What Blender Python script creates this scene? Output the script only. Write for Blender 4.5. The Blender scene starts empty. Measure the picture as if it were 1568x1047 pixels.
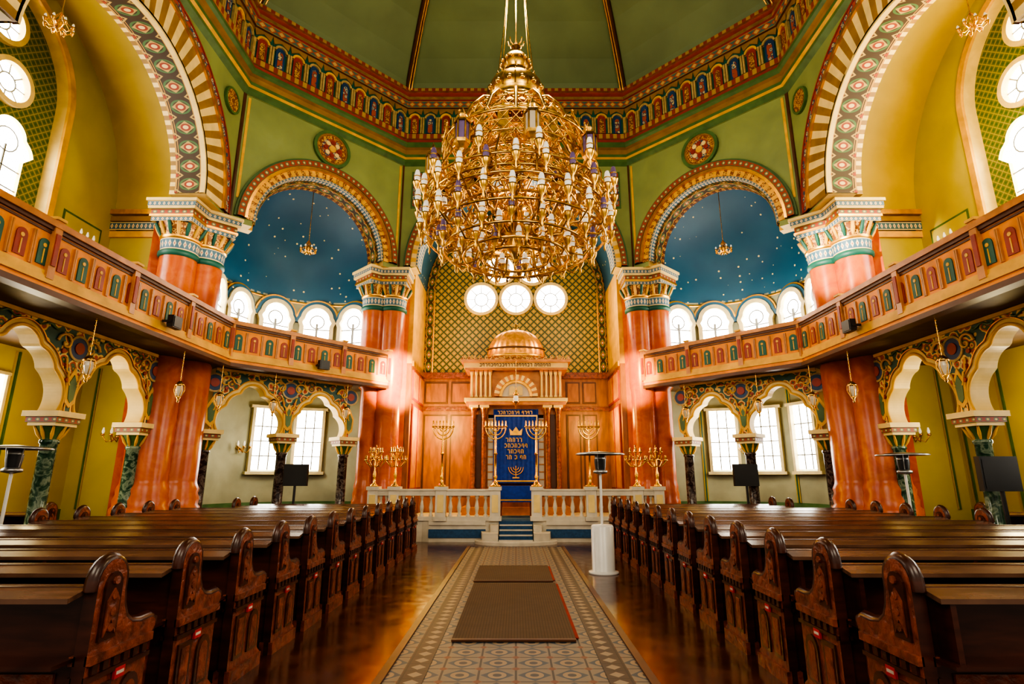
import bpy, math, random
from math import sin, cos, pi, sqrt, atan2, radians
from mathutils import Matrix, Vector
from mathutils.geometry import tessellate_polygon
random.seed(7)
scene = bpy.context.scene
CY = 8.5          # octagon centre (depth)
H, A = 6.7, 3.4   # cardinal apothem, half side

# ------------------------------------------------------------------ materials
def _nt(name):
    m = bpy.data.materials.new(name); m.use_nodes = True
    nt = m.node_tree
    return m, nt, nt.nodes['Principled BSDF']
def c4(c): return (c[0], c[1], c[2], 1.0)
def link(nt, a, b): nt.links.new(a, b)
def MA(nt, op, a, b=None):
    n = nt.nodes.new('ShaderNodeMath'); n.operation = op
    for i, v in enumerate((a, b)):
        if v is None: continue
        if isinstance(v, (int, float)): n.inputs[i].default_value = v
        else: link(nt, v, n.inputs[i])
    return n.outputs[0]
def MIX(nt, fac, a, b):
    n = nt.nodes.new('ShaderNodeMix'); n.data_type = 'RGBA'
    for idx, v in ((0, fac), (6, a), (7, b)):
        if isinstance(v, (int, float)): n.inputs[idx].default_value = v
        elif isinstance(v, tuple): n.inputs[idx].default_value = c4(v)
        else: link(nt, v, n.inputs[idx])
    return n.outputs[2]
def NOISE(nt, scale, detail=3, dist=0.0, stretch=None):
    tc = nt.nodes.new('ShaderNodeNewGeometry')
    out = tc.outputs['Position']
    if stretch:
        mp = nt.nodes.new('ShaderNodeMapping'); mp.inputs['Scale'].default_value = stretch
        link(nt, out, mp.inputs[0]); out = mp.outputs[0]
    n = nt.nodes.new('ShaderNodeTexNoise'); n.inputs['Scale'].default_value = scale
    n.inputs['Detail'].default_value = detail; n.inputs['Distortion'].default_value = dist
    link(nt, out, n.inputs['Vector'])
    return n.outputs['Fac']
def RAMP(nt, fac, stops, const=False):
    r = nt.nodes.new('ShaderNodeValToRGB'); link(nt, fac, r.inputs[0])
    if const: r.color_ramp.interpolation = 'CONSTANT'
    els = r.color_ramp.elements
    while len(els) < len(stops): els.new(0.5)
    for e, (p, c) in zip(els, stops): e.position = p; e.color = c4(c)
    return r.outputs[0]
def bump(nt, b, h, s=0.2, d=0.02):
    n = nt.nodes.new('ShaderNodeBump'); n.inputs['Strength'].default_value = s
    n.inputs['Distance'].default_value = d
    link(nt, h, n.inputs['Height']); link(nt, n.outputs[0], b.inputs['Normal'])
def mat(name, col, rough=0.6, metal=0.0, nscale=3.0, var=0.25, emis=0.0, ecol=None, stretch=None, bmp=0.0):
    m, nt, b = _nt(name)
    f = NOISE(nt, nscale, 4, 0.3, stretch)
    dark = tuple(x * (1 - var) for x in col); lite = tuple(min(1, x * (1 + var * 0.6)) for x in col)
    o = RAMP(nt, f, [(0.3, dark), (0.7, lite)])
    link(nt, o, b.inputs['Base Color'])
    b.inputs['Roughness'].default_value = rough; b.inputs['Metallic'].default_value = metal
    if emis:
        b.inputs['Emission Color'].default_value = c4(ecol or col); b.inputs['Emission Strength'].default_value = emis
    if bmp: bump(nt, b, f, bmp)
    return m
def PM(name, src, pu, pv, base, layers, rough=0.6, diag=False, metal=0.0, bmp=0.0):
    m, nt, b = _nt(name)
    if src == 'UV':
        tc = nt.nodes.new('ShaderNodeUVMap'); v = tc.outputs[0]
    else:
        tc = nt.nodes.new('ShaderNodeNewGeometry'); v = tc.outputs['Position']
    sp = nt.nodes.new('ShaderNodeSeparateXYZ'); link(nt, v, sp.inputs[0])
    ax = {'UV': (0, 1), 'XZ': (0, 2), 'YZ': (1, 2), 'XY': (0, 1)}[src]
    U, V = sp.outputs[ax[0]], sp.outputs[ax[1]]
    if src != 'UV':
        U = MA(nt, 'ADD', U, 100 * pu); V = MA(nt, 'ADD', V, 100 * pv)
    if diag:
        U, V = MA(nt, 'ADD', U, V), MA(nt, 'ADD', MA(nt, 'SUBTRACT', U, V), 200 * pu)
    u = MA(nt, 'DIVIDE', U, pu); w = MA(nt, 'DIVIDE', V, pv)
    cu = MA(nt, 'ABSOLUTE', MA(nt, 'SUBTRACT', MA(nt, 'FRACT', u), 0.5))
    cv = MA(nt, 'ABSOLUTE', MA(nt, 'SUBTRACT', MA(nt, 'FRACT', w), 0.5))
    met = {'circ': MA(nt, 'SQRT', MA(nt, 'ADD', MA(nt, 'MULTIPLY', cu, cu), MA(nt, 'MULTIPLY', cv, cv))),
           'dia': MA(nt, 'ADD', cu, cv), 'box': MA(nt, 'MAXIMUM', cu, cv), 'u': cu, 'v': cv,
           'cross': MA(nt, 'MINIMUM', cu, cv)}
    par = MA(nt, 'MODULO', MA(nt, 'FLOOR', u), 2.0)
    nz = NOISE(nt, 6, 3)
    col = MIX(nt, nz, tuple(x * 0.75 for x in base), tuple(min(1, x * 1.15) for x in base))
    for L in layers:
        d = met[L[0]]
        f = MA(nt, 'MULTIPLY', MA(nt, 'GREATER_THAN', d, L[1]), MA(nt, 'LESS_THAN', d, L[2]))
        if len(L) > 4:
            f = MA(nt, 'MULTIPLY', f, par if L[4] else MA(nt, 'SUBTRACT', 1.0, par))
        col = MIX(nt, f, col, L[3])
    link(nt, col, b.inputs['Base Color'])
    b.inputs['Roughness'].default_value = rough; b.inputs['Metallic'].default_value = metal
    return m
def marble(name, c0, c1, c2, scale=2.5, rough=0.22):
    m, nt, b = _nt(name)
    f = NOISE(nt, scale, 8, 1.8)
    link(nt, RAMP(nt, f, [(0.3, c0), (0.48, c1), (0.58, c2), (0.72, c1)]), b.inputs['Base Color'])
    b.inputs['Roughness'].default_value = rough
    return m
def blotch(name, cols, scale=7, rough=0.55, metal=0.0):
    m, nt, b = _nt(name)
    tc = nt.nodes.new('ShaderNodeNewGeometry')
    n = nt.nodes.new('ShaderNodeTexVoronoi'); n.inputs['Scale'].default_value = scale
    link(nt, tc.outputs['Position'], n.inputs['Vector'])
    f = MA(nt, 'ADD', MA(nt, 'MULTIPLY', n.outputs['Distance'], 0.75), MA(nt, 'MULTIPLY', NOISE(nt, scale * 0.6, 2, 1.0), 0.5))
    k = len(cols)
    link(nt, RAMP(nt, f, [(0.18 + 0.6 * i / k, c) for i, c in enumerate(cols)], True), b.inputs['Base Color'])
    b.inputs['Roughness'].default_value = rough; b.inputs['Metallic'].default_value = metal
    return m

GREEN = mat('wall_green', (0.23, 0.28, 0.10), 0.6, nscale=1.2, var=0.15)
DOMEG = mat('dome_green', (0.13, 0.18, 0.075), 0.6, nscale=0.8, var=0.15)
OLIVE = mat('vault_olive', (0.46, 0.32, 0.012), 0.5, nscale=1.0, var=0.15)
YELL = mat('wall_yellow_green', (0.48, 0.40, 0.065), 0.6, nscale=1.2, var=0.12)
PALE = mat('wall_pale_grey', (0.32, 0.32, 0.21), 0.6, nscale=1.2)
CREAM = mat('cream_plaster', (0.78, 0.58, 0.22), 0.5, nscale=3, var=0.15)
TAN = mat('tan_mosaic', (0.42, 0.30, 0.12), 0.5, nscale=12)
OCHRE = mat('ochre_paint', (0.78, 0.25, 0.0), 0.45, nscale=3)
STRIPE = mat('olive_brown_stripe', (0.30, 0.16, 0.02), 0.5, nscale=3)
YBAND = mat('yellow_band', (0.74, 0.40, 0.04), 0.5, nscale=3)
BROWN = mat('brown_trim', (0.10, 0.035, 0.015), 0.45, nscale=4)
REDB = mat('red_brown_trim', (0.30, 0.03, 0.012), 0.45, nscale=4)
TEAL = mat('teal_trim', (0.008, 0.10, 0.07), 0.5, nscale=4)
GTRIM = mat('green_trim', (0.07, 0.15, 0.05), 0.45, nscale=4)
GOLD = mat('gold_paint', (0.80, 0.42, 0.06), 0.32, 0.85, nscale=5)
BRASS = mat('brass', (0.85, 0.47, 0.09), 0.27, 1.0, nscale=8, var=0.4)
ABRASS = mat('antique_brass', (0.78, 0.44, 0.09), 0.28, 1.0, nscale=9, var=0.6)
BLUEP = mat('blue_paint', (0.012, 0.055, 0.15), 0.5)
WHITE = mat('white_stone', (0.60, 0.54, 0.44), 0.45, nscale=4, var=0.15)
WOOD = mat('pew_wood', (0.055, 0.014, 0.008), 0.28, nscale=3, var=0.5, stretch=(1, 1, 6))
WOODL = mat('carved_wood', (0.21, 0.048, 0.022), 0.34, nscale=14, var=0.6, bmp=0.8)
WOODT = mat('pew_top_wood', (0.13, 0.065, 0.042), 0.20, nscale=2.5, var=0.45, stretch=(1, 6, 1))
ARKW = mat('ark_wood', (0.52, 0.20, 0.04), 0.35, nscale=4, var=0.3)
PANELW = mat('panelling_wood', (0.32, 0.11, 0.024), 0.4, nscale=2, var=0.35, stretch=(4, 4, 1))
REDM = marble('red_marble', (0.40, 0.062, 0.014), (0.48, 0.095, 0.018), (0.52, 0.125, 0.025), 2.0, 0.28)
GRNM = marble('green_marble', (0.01, 0.03, 0.02), (0.04, 0.09, 0.055), (0.22, 0.28, 0.2), 6, 0.12)
DRKM = marble('dark_marble', (0.015, 0.01, 0.01), (0.05, 0.03, 0.028), (0.16, 0.13, 0.11), 7, 0.12)
BLACK = mat('black_plastic', (0.012, 0.012, 0.014), 0.4)
WPLAST = mat('white_enamel', (0.68, 0.67, 0.64), 0.3, var=0.05)
STEEL = mat('steel', (0.4, 0.4, 0.4), 0.35, 0.9)
VELVET = mat('blue_velvet', (0.006, 0.045, 0.36), 0.8, nscale=12)
BCARP = mat('blue_carpet', (0.03, 0.09, 0.20), 0.9, nscale=20)
LEAD = mat('window_lead', (0.20, 0.20, 0.18), 0.5)
WINF = mat('window_frame_plaster', (0.60, 0.50, 0.26), 0.5)
PANE = mat('bright_glass', (0.9, 0.95, 1.0), 0.3, emis=10.0, ecol=(1.0, 0.96, 0.88), var=0.02)
GLASSL = mat('lamp_glass', (0.62, 0.60, 0.58), 0.10, emis=0.30, ecol=(1.0, 0.85, 0.6), var=0.2)
GLASSB = mat('violet_lamp_glass', (0.12, 0.08, 0.17), 0.08, emis=0.05, ecol=(0.6, 0.4, 0.7))
GLASSR = mat('lantern_glass', (0.40, 0.33, 0.24), 0.10, emis=0.10, ecol=(1, 0.8, 0.5))
SOFFIT = mat('gallery_soffit', (0.13, 0.075, 0.03), 0.6)
FLORAL = blotch('floral_fresco', [(0.28, 0.035, 0.015), (0.55, 0.28, 0.04), (0.04, 0.12, 0.04), (0.42, 0.06, 0.02), (0.70, 0.5, 0.16), (0.03, 0.10, 0.08)], 6)
BLUEFL = blotch('blue_fresco', [(0.02, 0.07, 0.14), (0.03, 0.13, 0.22), (0.55, 0.42, 0.2), (0.02, 0.06, 0.12), (0.35, 0.07, 0.03)], 9)
CARVG = blotch('gilded_carving', [(0.55, 0.26, 0.05), (0.14, 0.05, 0.015), (0.66, 0.38, 0.09), (0.24, 0.08, 0.02)], 14, 0.4, 0.2)
DIAMX = PM('diamond_wallpaper', 'XZ', 0.24, 0.24, (0.08, 0.09, 0.02), [('box', 0.44, 0.51, (0.03, 0.05, 0.02)), ('box', 0.20, 0.33, (0.50, 0.29, 0.03)), ('circ', 0.0, 0.15, (0.62, 0.38, 0.04))], 0.55, True)
DIAMY = PM('diamond_wallpaper_side', 'YZ', 0.17, 0.17, (0.10, 0.14, 0.03), [('box', 0.41, 0.51, (0.30, 0.26, 0.04)), ('circ', 0.0, 0.24, (0.035, 0.10, 0.035))], 0.5, True)
MEDR = PM('medallion_band', 'UV', 0.40, 1.0, (0.045, 0.022, 0.008), [('v', 0.44, 0.51, (0.50, 0.26, 0.04)), ('v', 0.37, 0.395, (0.50, 0.26, 0.04)), ('circ', 0.27, 0.35, (0.05, 0.13, 0.04)), ('dia', 0.0, 0.31, (0.42, 0.28, 0.08)), ('circ', 0.10, 0.18, (0.26, 0.03, 0.012)), ('circ', 0.0, 0.10, (0.70, 0.52, 0.24)), ('dia', 0.72, 0.80, (0.45, 0.30, 0.08)), ('dia', 0.86, 1.1, (0.30, 0.04, 0.015))], 0.6)
MEDT = PM('red_flower_band', 'UV', 0.16, 1.0, (0.32, 0.05, 0.018), [('v', 0.42, 0.51, (0.06, 0.12, 0.05)), ('circ', 0.0, 0.30, (0.06, 0.17, 0.10)), ('circ', 0, 0.16, (0.72, 0.45, 0.12))], 0.5)
MEDB = PM('blue_white_band', 'UV', 0.10, 1.0, (0.05, 0.13, 0.20), [('v', 0.40, 0.51, (0.66, 0.50, 0.24)), ('dia', 0.0, 0.34, (0.68, 0.58, 0.36)), ('circ', 0, 0.10, (0.40, 0.08, 0.03))], 0.5)
DENT = PM('dentil_band', 'UV', 0.22, 1.0, (0.42, 0.26, 0.05), [('u', 0.0, 0.25, (0.26, 0.04, 0.018))], 0.5)
CHEV = PM('lambrequin_band', 'UV', 0.25, 1.0, (0.07, 0.14, 0.12), [('dia', 0.0, 0.5, (0.40, 0.08, 0.025)), ('dia', 0.0, 0.3, (0.50, 0.36, 0.14)), ('v', 0.44, 0.51, (0.50, 0.32, 0.08))], 0.5)
TILE = PM('patterned_floor_tile', 'XY', 0.30, 0.30, (0.20, 0.16, 0.12), [('box', 0.47, 0.51, (0.05, 0.04, 0.04)), ('dia', 0.0, 0.45, (0.05, 0.065, 0.09)), ('circ', 0.0, 0.25, (0.26, 0.18, 0.11)), ('circ', 0.0, 0.12, (0.05, 0.05, 0.06)), ('dia', 0.86, 1.1, (0.16, 0.055, 0.03))], 0.55)
TILEB = PM('border_tile', 'XY', 0.18, 0.18, (0.07, 0.045, 0.035), [('dia', 0.0, 0.35, (0.26, 0.20, 0.14)), ('box', 0.46, 0.51, (0.04, 0.03, 0.025))], 0.55)
MATB = PM('woven_mat', 'XY', 0.03, 0.03, (0.13, 0.078, 0.045), [('cross', 0.0, 0.12, (0.08, 0.048, 0.027))], 0.9)
REDMAT = mat('red_underlay', (0.30, 0.03, 0.02), 0.9)
# floor
FLOOR, nt, b = _nt('polished_red_floor')
f = NOISE(nt, 2.2, 6, 0.6)
link(nt, RAMP(nt, f, [(0.3, (0.035, 0.010, 0.008)), (0.55, (0.08, 0.024, 0.016)), (0.75, (0.13, 0.05, 0.034))]), b.inputs['Base Color'])
link(nt, MA(nt, 'ADD', MA(nt, 'MULTIPLY', NOISE(nt, 6, 4), 0.22), 0.06), b.inputs['Roughness'])
bump(nt, b, NOISE(nt, 5, 3), 0.08)
# blue starred half dome
STAR, nt, b = _nt('blue_star_vault')
tc = nt.nodes.new('ShaderNodeNewGeometry')
vo = nt.nodes.new('ShaderNodeTexVoronoi'); vo.inputs['Scale'].default_value = 4.2; vo.inputs['Randomness'].default_value = 0.45
link(nt, tc.outputs['Position'], vo.inputs['Vector'])
nz = NOISE(nt, 1.2, 3)
bl = MIX(nt, nz, (0.008, 0.065, 0.14), (0.02, 0.115, 0.19))
link(nt, MIX(nt, MA(nt, 'LESS_THAN', vo.outputs['Distance'], 0.115), bl, (0.9, 0.70, 0.25)), b.inputs['Base Color'])
b.inputs['Roughness'].default_value = 0.45

# ------------------------------------------------------------------ mesh builder
def FR(ox, oy, ang=0.0, oz=0.0): return Matrix.Translation((ox, oy, oz)) @ Matrix.Rotation(ang, 4, 'Z')
class MB:
    def __init__(s): s.v=[]; s.f=[]; s.mi=[]; s.sm=[]; s.uv=[]; s.mats=[]; s.M=Matrix()
    def add(s, vs, fs, m, smooth=False, uvs=None):
        if m not in s.mats: s.mats.append(m)
        k = s.mats.index(m); o = len(s.v); M = s.M
        s.v += [tuple(M @ Vector(p)) for p in vs]
        for i, f in enumerate(fs):
            s.f.append([o + j for j in f]); s.mi.append(k); s.sm.append(smooth)
            s.uv.append(uvs[i] if uvs else None)
    def box(s, x0, x1, y0, y1, z0, z1, m):
        vs = [(x0,y0,z0),(x1,y0,z0),(x1,y1,z0),(x0,y1,z0),(x0,y0,z1),(x1,y0,z1),(x1,y1,z1),(x0,y1,z1)]
        fs = [(0,3,2,1),(4,5,6,7),(0,1,5,4),(1,2,6,5),(2,3,7,6),(3,0,4,7)]
        du, dv = abs(x1-x0), abs(y1-y0)
        def q(a): return [(0,0),(a,0),(a,1),(0,1)]
        s.add(vs, fs, m, False, [q(du), q(du), q(du), q(dv), q(du), q(dv)])
    def lathe(s, prof, m, c=(0,0,0), n=20, a0=0.0, a1=2*pi, smooth=True, sc=(1,1)):
        full = abs(a1 - a0 - 2*pi) < 1e-6; k = n if full else n + 1
        vs = []; fs = []; uvs = []
        for (r, z) in prof:
            for i in range(k):
                a = a0 + (a1-a0) * i / n
                vs.append((c[0] + sc[0]*r*cos(a), c[1] + sc[1]*r*sin(a), c[2] + z))
        P = len(prof)
        for j in range(P-1):
            for i in range(n):
                i2 = (i+1) % k if full else i+1
                fs.append((j*k+i, j*k+i2, (j+1)*k+i2, (j+1)*k+i))
                r = max(prof[j][0], prof[j+1][0]); L = r*(a1-a0)/n
                uvs.append([(i*L,0),((i+1)*L,0),((i+1)*L,1),(i*L,1)])
        s.add(vs, fs, m, smooth, uvs)
    def tube(s, pts, r, m, n=6, smooth=True, closed=False):
        pts = [Vector(p) for p in pts]; vs = []; fs = []; K = len(pts)
        up = None
        for i, p in enumerate(pts):
            if closed: t = pts[(i+1) % K] - pts[i-1]
            else: t = pts[min(i+1, K-1)] - pts[max(i-1, 0)]
            t.normalize()
            ref = Vector((0,0,1)) if abs(t.z) < 0.95 else Vector((1,0,0))
            if up is None: up = ref
            e1 = t.cross(up)
            if e1.length < 1e-3: e1 = t.cross(ref)
            e1.normalize(); e2 = e1.cross(t); up = e2
            rr = r[i] if isinstance(r, (list, tuple)) else r
            for j in range(n):
                a = 2*pi*j/n; vs.append(tuple(p + e1*cos(a)*rr + e2*sin(a)*rr))
        for i in range(K if closed else K-1):
            i2 = (i+1) % K
            for j in range(n):
                fs.append((i*n+j, i*n+(j+1)%n, i2*n+(j+1)%n, i2*n+j))
        s.add(vs, fs, m, smooth)
    def sphere(s, c, r, m, n=10, k=6):
        s.lathe([(max(1e-4, r*sin(pi*i/k)), -r*cos(pi*i/k)) for i in range(k+1)], m, c, n)
    def plate(s, outer, holes, t0, t1, m, side=None, axis='y'):
        side = side or m
        loops = [outer] + list(holes)
        tri = tessellate_polygon([[Vector((p[0], p[1], 0)) for p in L] for L in loops])
        flat = [p for L in loops for p in L]
        def P(p, t):
            return (p[0], t, p[1]) if axis == 'y' else ((t, p[0], p[1]) if axis == 'x' else (p[0], p[1], t))
        n = len(flat)
        s.add([P(p, t0) for p in flat] + [P(p, t1) for p in flat],
              [tuple(t) for t in tri] + [tuple(n + i for i in t) for t in tri], m, False,
              [[flat[i] for i in t] for t in tri] * 2)
        for L in loops:
            k = len(L)
            s.add([P(p, t0) for p in L] + [P(p, t1) for p in L],
                  [(i, (i+1) % k, k+(i+1) % k, k+i) for i in range(k)], side)
    def ring(s, cs, cz, r0, r1, t0, t1, mats, n=32, a0=0.0, a1=pi):
        if not isinstance(mats, (list, tuple)): mats = [mats]
        rm = (r0+r1)/2; dl = rm*(a1-a0)/n
        for i in range(n):
            b0 = a0+(a1-a0)*i/n; b1 = a0+(a1-a0)*(i+1)/n
            m = mats[i % len(mats)]
            vs = [(cs+r*cos(b), t, cz+r*sin(b)) for t in (t0, t1) for b in (b0, b1) for r in (r0, r1)]
            fs = [(0,1,3,2),(4,6,7,5),(0,2,6,4),(1,5,7,3)]
            u0, u1 = i*dl, (i+1)*dl
            uv = [[(u0,0),(u0,1),(u1,1),(u1,0)],[(u0,0),(u1,0),(u1,1),(u0,1)],[(u0,0),(u1,0),(u1,1),(u0,1)],[(u0,0),(u0,1),(u1,1),(u1,0)]]
            if len(mats) > 1: fs += [(0,4,5,1),(2,3,7,6)]; uv += [[(0,0)]*4]*2
            s.add(vs, fs, m, False, uv)
    def build(s, name):
        me = bpy.data.meshes.new(name); me.from_pydata(s.v, [], s.f)
        for m in s.mats: me.materials.append(m)
        me.polygons.foreach_set('material_index', s.mi)
        me.polygons.foreach_set('use_smooth', s.sm)
        ul = me.uv_layers.new(name='UVMap'); k = 0; dat = [0.0]*(2*len(me.loops))
        for f, uv in zip(s.f, s.uv):
            for j in range(len(f)):
                if uv: dat[2*k] = uv[j][0]; dat[2*k+1] = uv[j][1]
                k += 1
        ul.data.foreach_set('uv', dat)
        me.update()
        ob = bpy.data.objects.new(name, me); scene.collection.objects.link(ob)
        return ob
def inst(ob, name, loc=(0,0,0), rz=0.0, sc=(1,1,1)):
    o = bpy.data.objects.new(name, ob.data); scene.collection.objects.link(o)
    o.location = loc; o.rotation_euler = (0,0,rz); o.scale = sc
    return o
def foil(cx, cz, lobes, n=36, a0=0.0, a1=pi, grow=0.0):
    out = []
    for i in range(n+1):
        a = a0+(a1-a0)*i/n; dx, dz = cos(a), sin(a); best = 0.0
        for lx, lz, r in lobes:
            r += grow
            b_ = dx*lx+dz*lz; q = b_*b_-(lx*lx+lz*lz)+r*r
            if q >= 0: best = max(best, b_+sqrt(q))
        out.append((cx+dx*best, cz+dz*best))
    return out
def circ(cx, cz, r, n=28): return [(cx+r*cos(2*pi*i/n), cz+r*sin(2*pi*i/n)) for i in range(n)]

DAP = (H+A)/sqrt(2); DHL = (H-A)/sqrt(2)
ANG = {'east': 0, 'southeast': -pi/4, 'south': -pi/2, 'northeast': pi/4, 'north': pi/2, 'nw': 3*pi/4, 'sw': -3*pi/4}
def face(name, d=0.0):
    a = ANG[name]; ap = DAP if name in ('southeast', 'northeast', 'nw', 'sw') else H
    return FR(-sin(a)*ap, CY+cos(a)*ap, a)

# ------------------------------------------------------------------ floor
mb = MB()
mb.box(-11, 11, -4, 20, -0.2, 0.0, FLOOR)
mb.box(-1.03, 1.03, -4, 13.4, 0.0, 0.012, TILE)
for sx in (-1, 1):
    mb.box(sx*0.82-0.10 if sx > 0 else -0.92, sx*0.82+0.10 if sx > 0 else -0.72, -4, 13.4, 0.012, 0.016, TILEB)
    a, b_ = sorted((sx*1.03, sx*1.10)); mb.box(a, b_, -4, 13.4, 0.0, 0.03, BROWN)
mb.build('floor')
for (y0, y1, dx, nm) in ((5.86, 8.85, -0.02, 'runner_mat'), (8.98, 10.5, -0.04, 'runner_mat')):
    mb = MB(); mb.box(-0.60, 0.60, y0, y1, 0.020, 0.034, MATB); mb.box(0.60, 0.635, y0+0.1, y1-0.05, 0.02, 0.028, REDMAT)
    mb.box(-0.6, 0.6, y0-0.01, y0+0.03, 0.02, 0.038, BROWN)
    o = mb.build(nm); o.location.x = dx

# ------------------------------------------------------------------ drum, cornice, dome
def octpt(d):
    h = H-d; a = A-0.414*d
    return [(a, h), (h, a), (h, -a), (a, -h), (-a, -h), (-h, -a), (-h, a), (-a, h)]
def octsweep(mb, prof, mats):
    for j in range(len(prof)-1):
        P = octpt(prof[j][0]); Q = octpt(prof[j+1][0])
        for i in range(8):
            k = (i+1) % 8
            L = sqrt((P[i][0]-P[k][0])**2+(P[i][1]-P[k][1])**2)
            vs = [(P[i][0], CY+P[i][1], prof[j][1]), (P[k][0], CY+P[k][1], prof[j][1]), (Q[k][0], CY+Q[k][1], prof[j+1][1]), (Q[i][0], CY+Q[i][1], prof[j+1][1])]
            mb.add(vs, [(0,1,2,3)], mats[j], False, [[(0,0),(L,0),(L,1),(0,1)]])
mb = MB()
prof = [(0.0,10.75),(0.10,10.85),(0.10,10.93),(0.16,10.97),(0.16,11.06),(0.08,11.08),(0.08,11.26),(0.16,11.30),(0.22,11.36),(0.22,11.44),(0.10,11.46),(0.10,11.60),(0.14,11.62),(0.14,11.78),(0.02,11.80),
        (0.02,12.72),(0.10,12.74),(0.10,12.96),(0.16,12.98),(0.16,13.08),(0.05,13.10),(0.05,13.30),(0.12,13.32),(0.12,13.42),(0.0,13.45)]
ms = [GTRIM,GTRIM,YBAND,GTRIM,STRIPE,STRIPE,STRIPE,GTRIM,GTRIM,BROWN,REDB,GOLD,DENT,BROWN,TEAL,BROWN,CHEV,REDB,GOLD,BROWN,REDB,GOLD,DENT,BROWN]
octsweep(mb, prof, ms)
def frieze(hl, n):
    w = 2*hl/n
    for i in range(n):
        c = -hl+w*(i+0.5); red = i % 2 == 0
        m1, m2 = (REDB, CARVG) if red else (BLUEP, BLUEFL)
        arch = [(c-w*0.26, 11.86)]+[(c+w*0.26*cos(a), 12.36+w*0.26*sin(a)) for a in [pi-pi*k/8 for k in range(9)]]+[(c+w*0.26, 11.86)]
        mb.plate(arch, [], -0.045, -0.02, m1)
        mb.plate([(c+(x-c)*0.55, 11.86+(z-11.86)*0.80) for x, z in arch], [], -0.06, -0.045, m2)
        mb.ring(c, 12.36, w*0.26, w*0.37, -0.09, -0.02, YBAND if red else TAN, 8)
        for sx in (-1, 1):
            mb.box(c+sx*w*0.43-w*0.05, c+sx*w*0.43+w*0.05, -0.09, -0.02, 11.84, 12.40, TAN)
        tri = [(c-w*0.5, 12.72), (c-w*0.40, 12.52), (c, 12.64), (c+w*0.40, 12.52), (c+w*0.5, 12.72)]
        mb.plate(tri, [], -0.05, -0.02, STRIPE)
for nm in ANG:
    mb.M = face(nm)
    frieze(DHL-0.02 if nm in ('southeast','northeast','nw','sw') else A-0.02, 10 if nm in ('southeast','northeast','nw','sw') else 14)
mb.M = Matrix()
mb.build('trim_1')
mb = MB()
dome = [(0.0,13.45),(0.10,13.62),(0.60,14.10),(1.4,14.72),(2.3,15.25),(3.4,15.8),(4.6,16.2),(6.0,16.5),(6.69,16.55)]
octsweep(mb, dome, [DOMEG]*8)
for i in range(8):
    pts = []
    for d, z in dome:
        p = octpt(d+0.02)[i]; pts.append((p[0], CY+p[1], z-0.02))
    mb.tube(pts, 0.11, BROWN, 6)
    for off in (0.965, 0.99): mb.tube([(x*off, CY+(y-CY)*0.985, z-0.07) for x, y, z in pts], 0.024, GOLD, 5)
mb.build('ceiling')

# ------------------------------------------------------------------ octagon face walls
ZC = 7.38     # top of the capitals
def archpts(cs, cz, r, n=36): return [(cs+r*cos(pi-pi*i/n), cz+r*sin(pi-pi*i/n)) for i in range(n+1)]
def medallion(mb, cz, r):
    mb.ring(0, cz, r*0.84, r, -0.08, 0.0, GTRIM, 28, 0, 2*pi)
    mb.ring(0, cz, r*0.76, r*0.84, -0.06, 0.0, GOLD, 28, 0, 2*pi)
    mb.ring(0, cz, r*0.56, r*0.76, -0.04, 0.0, CARVG, 28, 0, 2*pi)
    mb.plate(circ(0, cz, r*0.56), [], -0.05, 0, BLUEFL)
    for i in range(8):
        a = i*pi/4; mb.plate(circ(r*0.36*cos(a), cz+r*0.36*sin(a), r*0.12, 10), [], -0.07, -0.05, CREAM if i % 2 else REDB)
    mb.plate(circ(0, cz, r*0.18, 12), [], -0.08, -0.05, YBAND)
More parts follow.
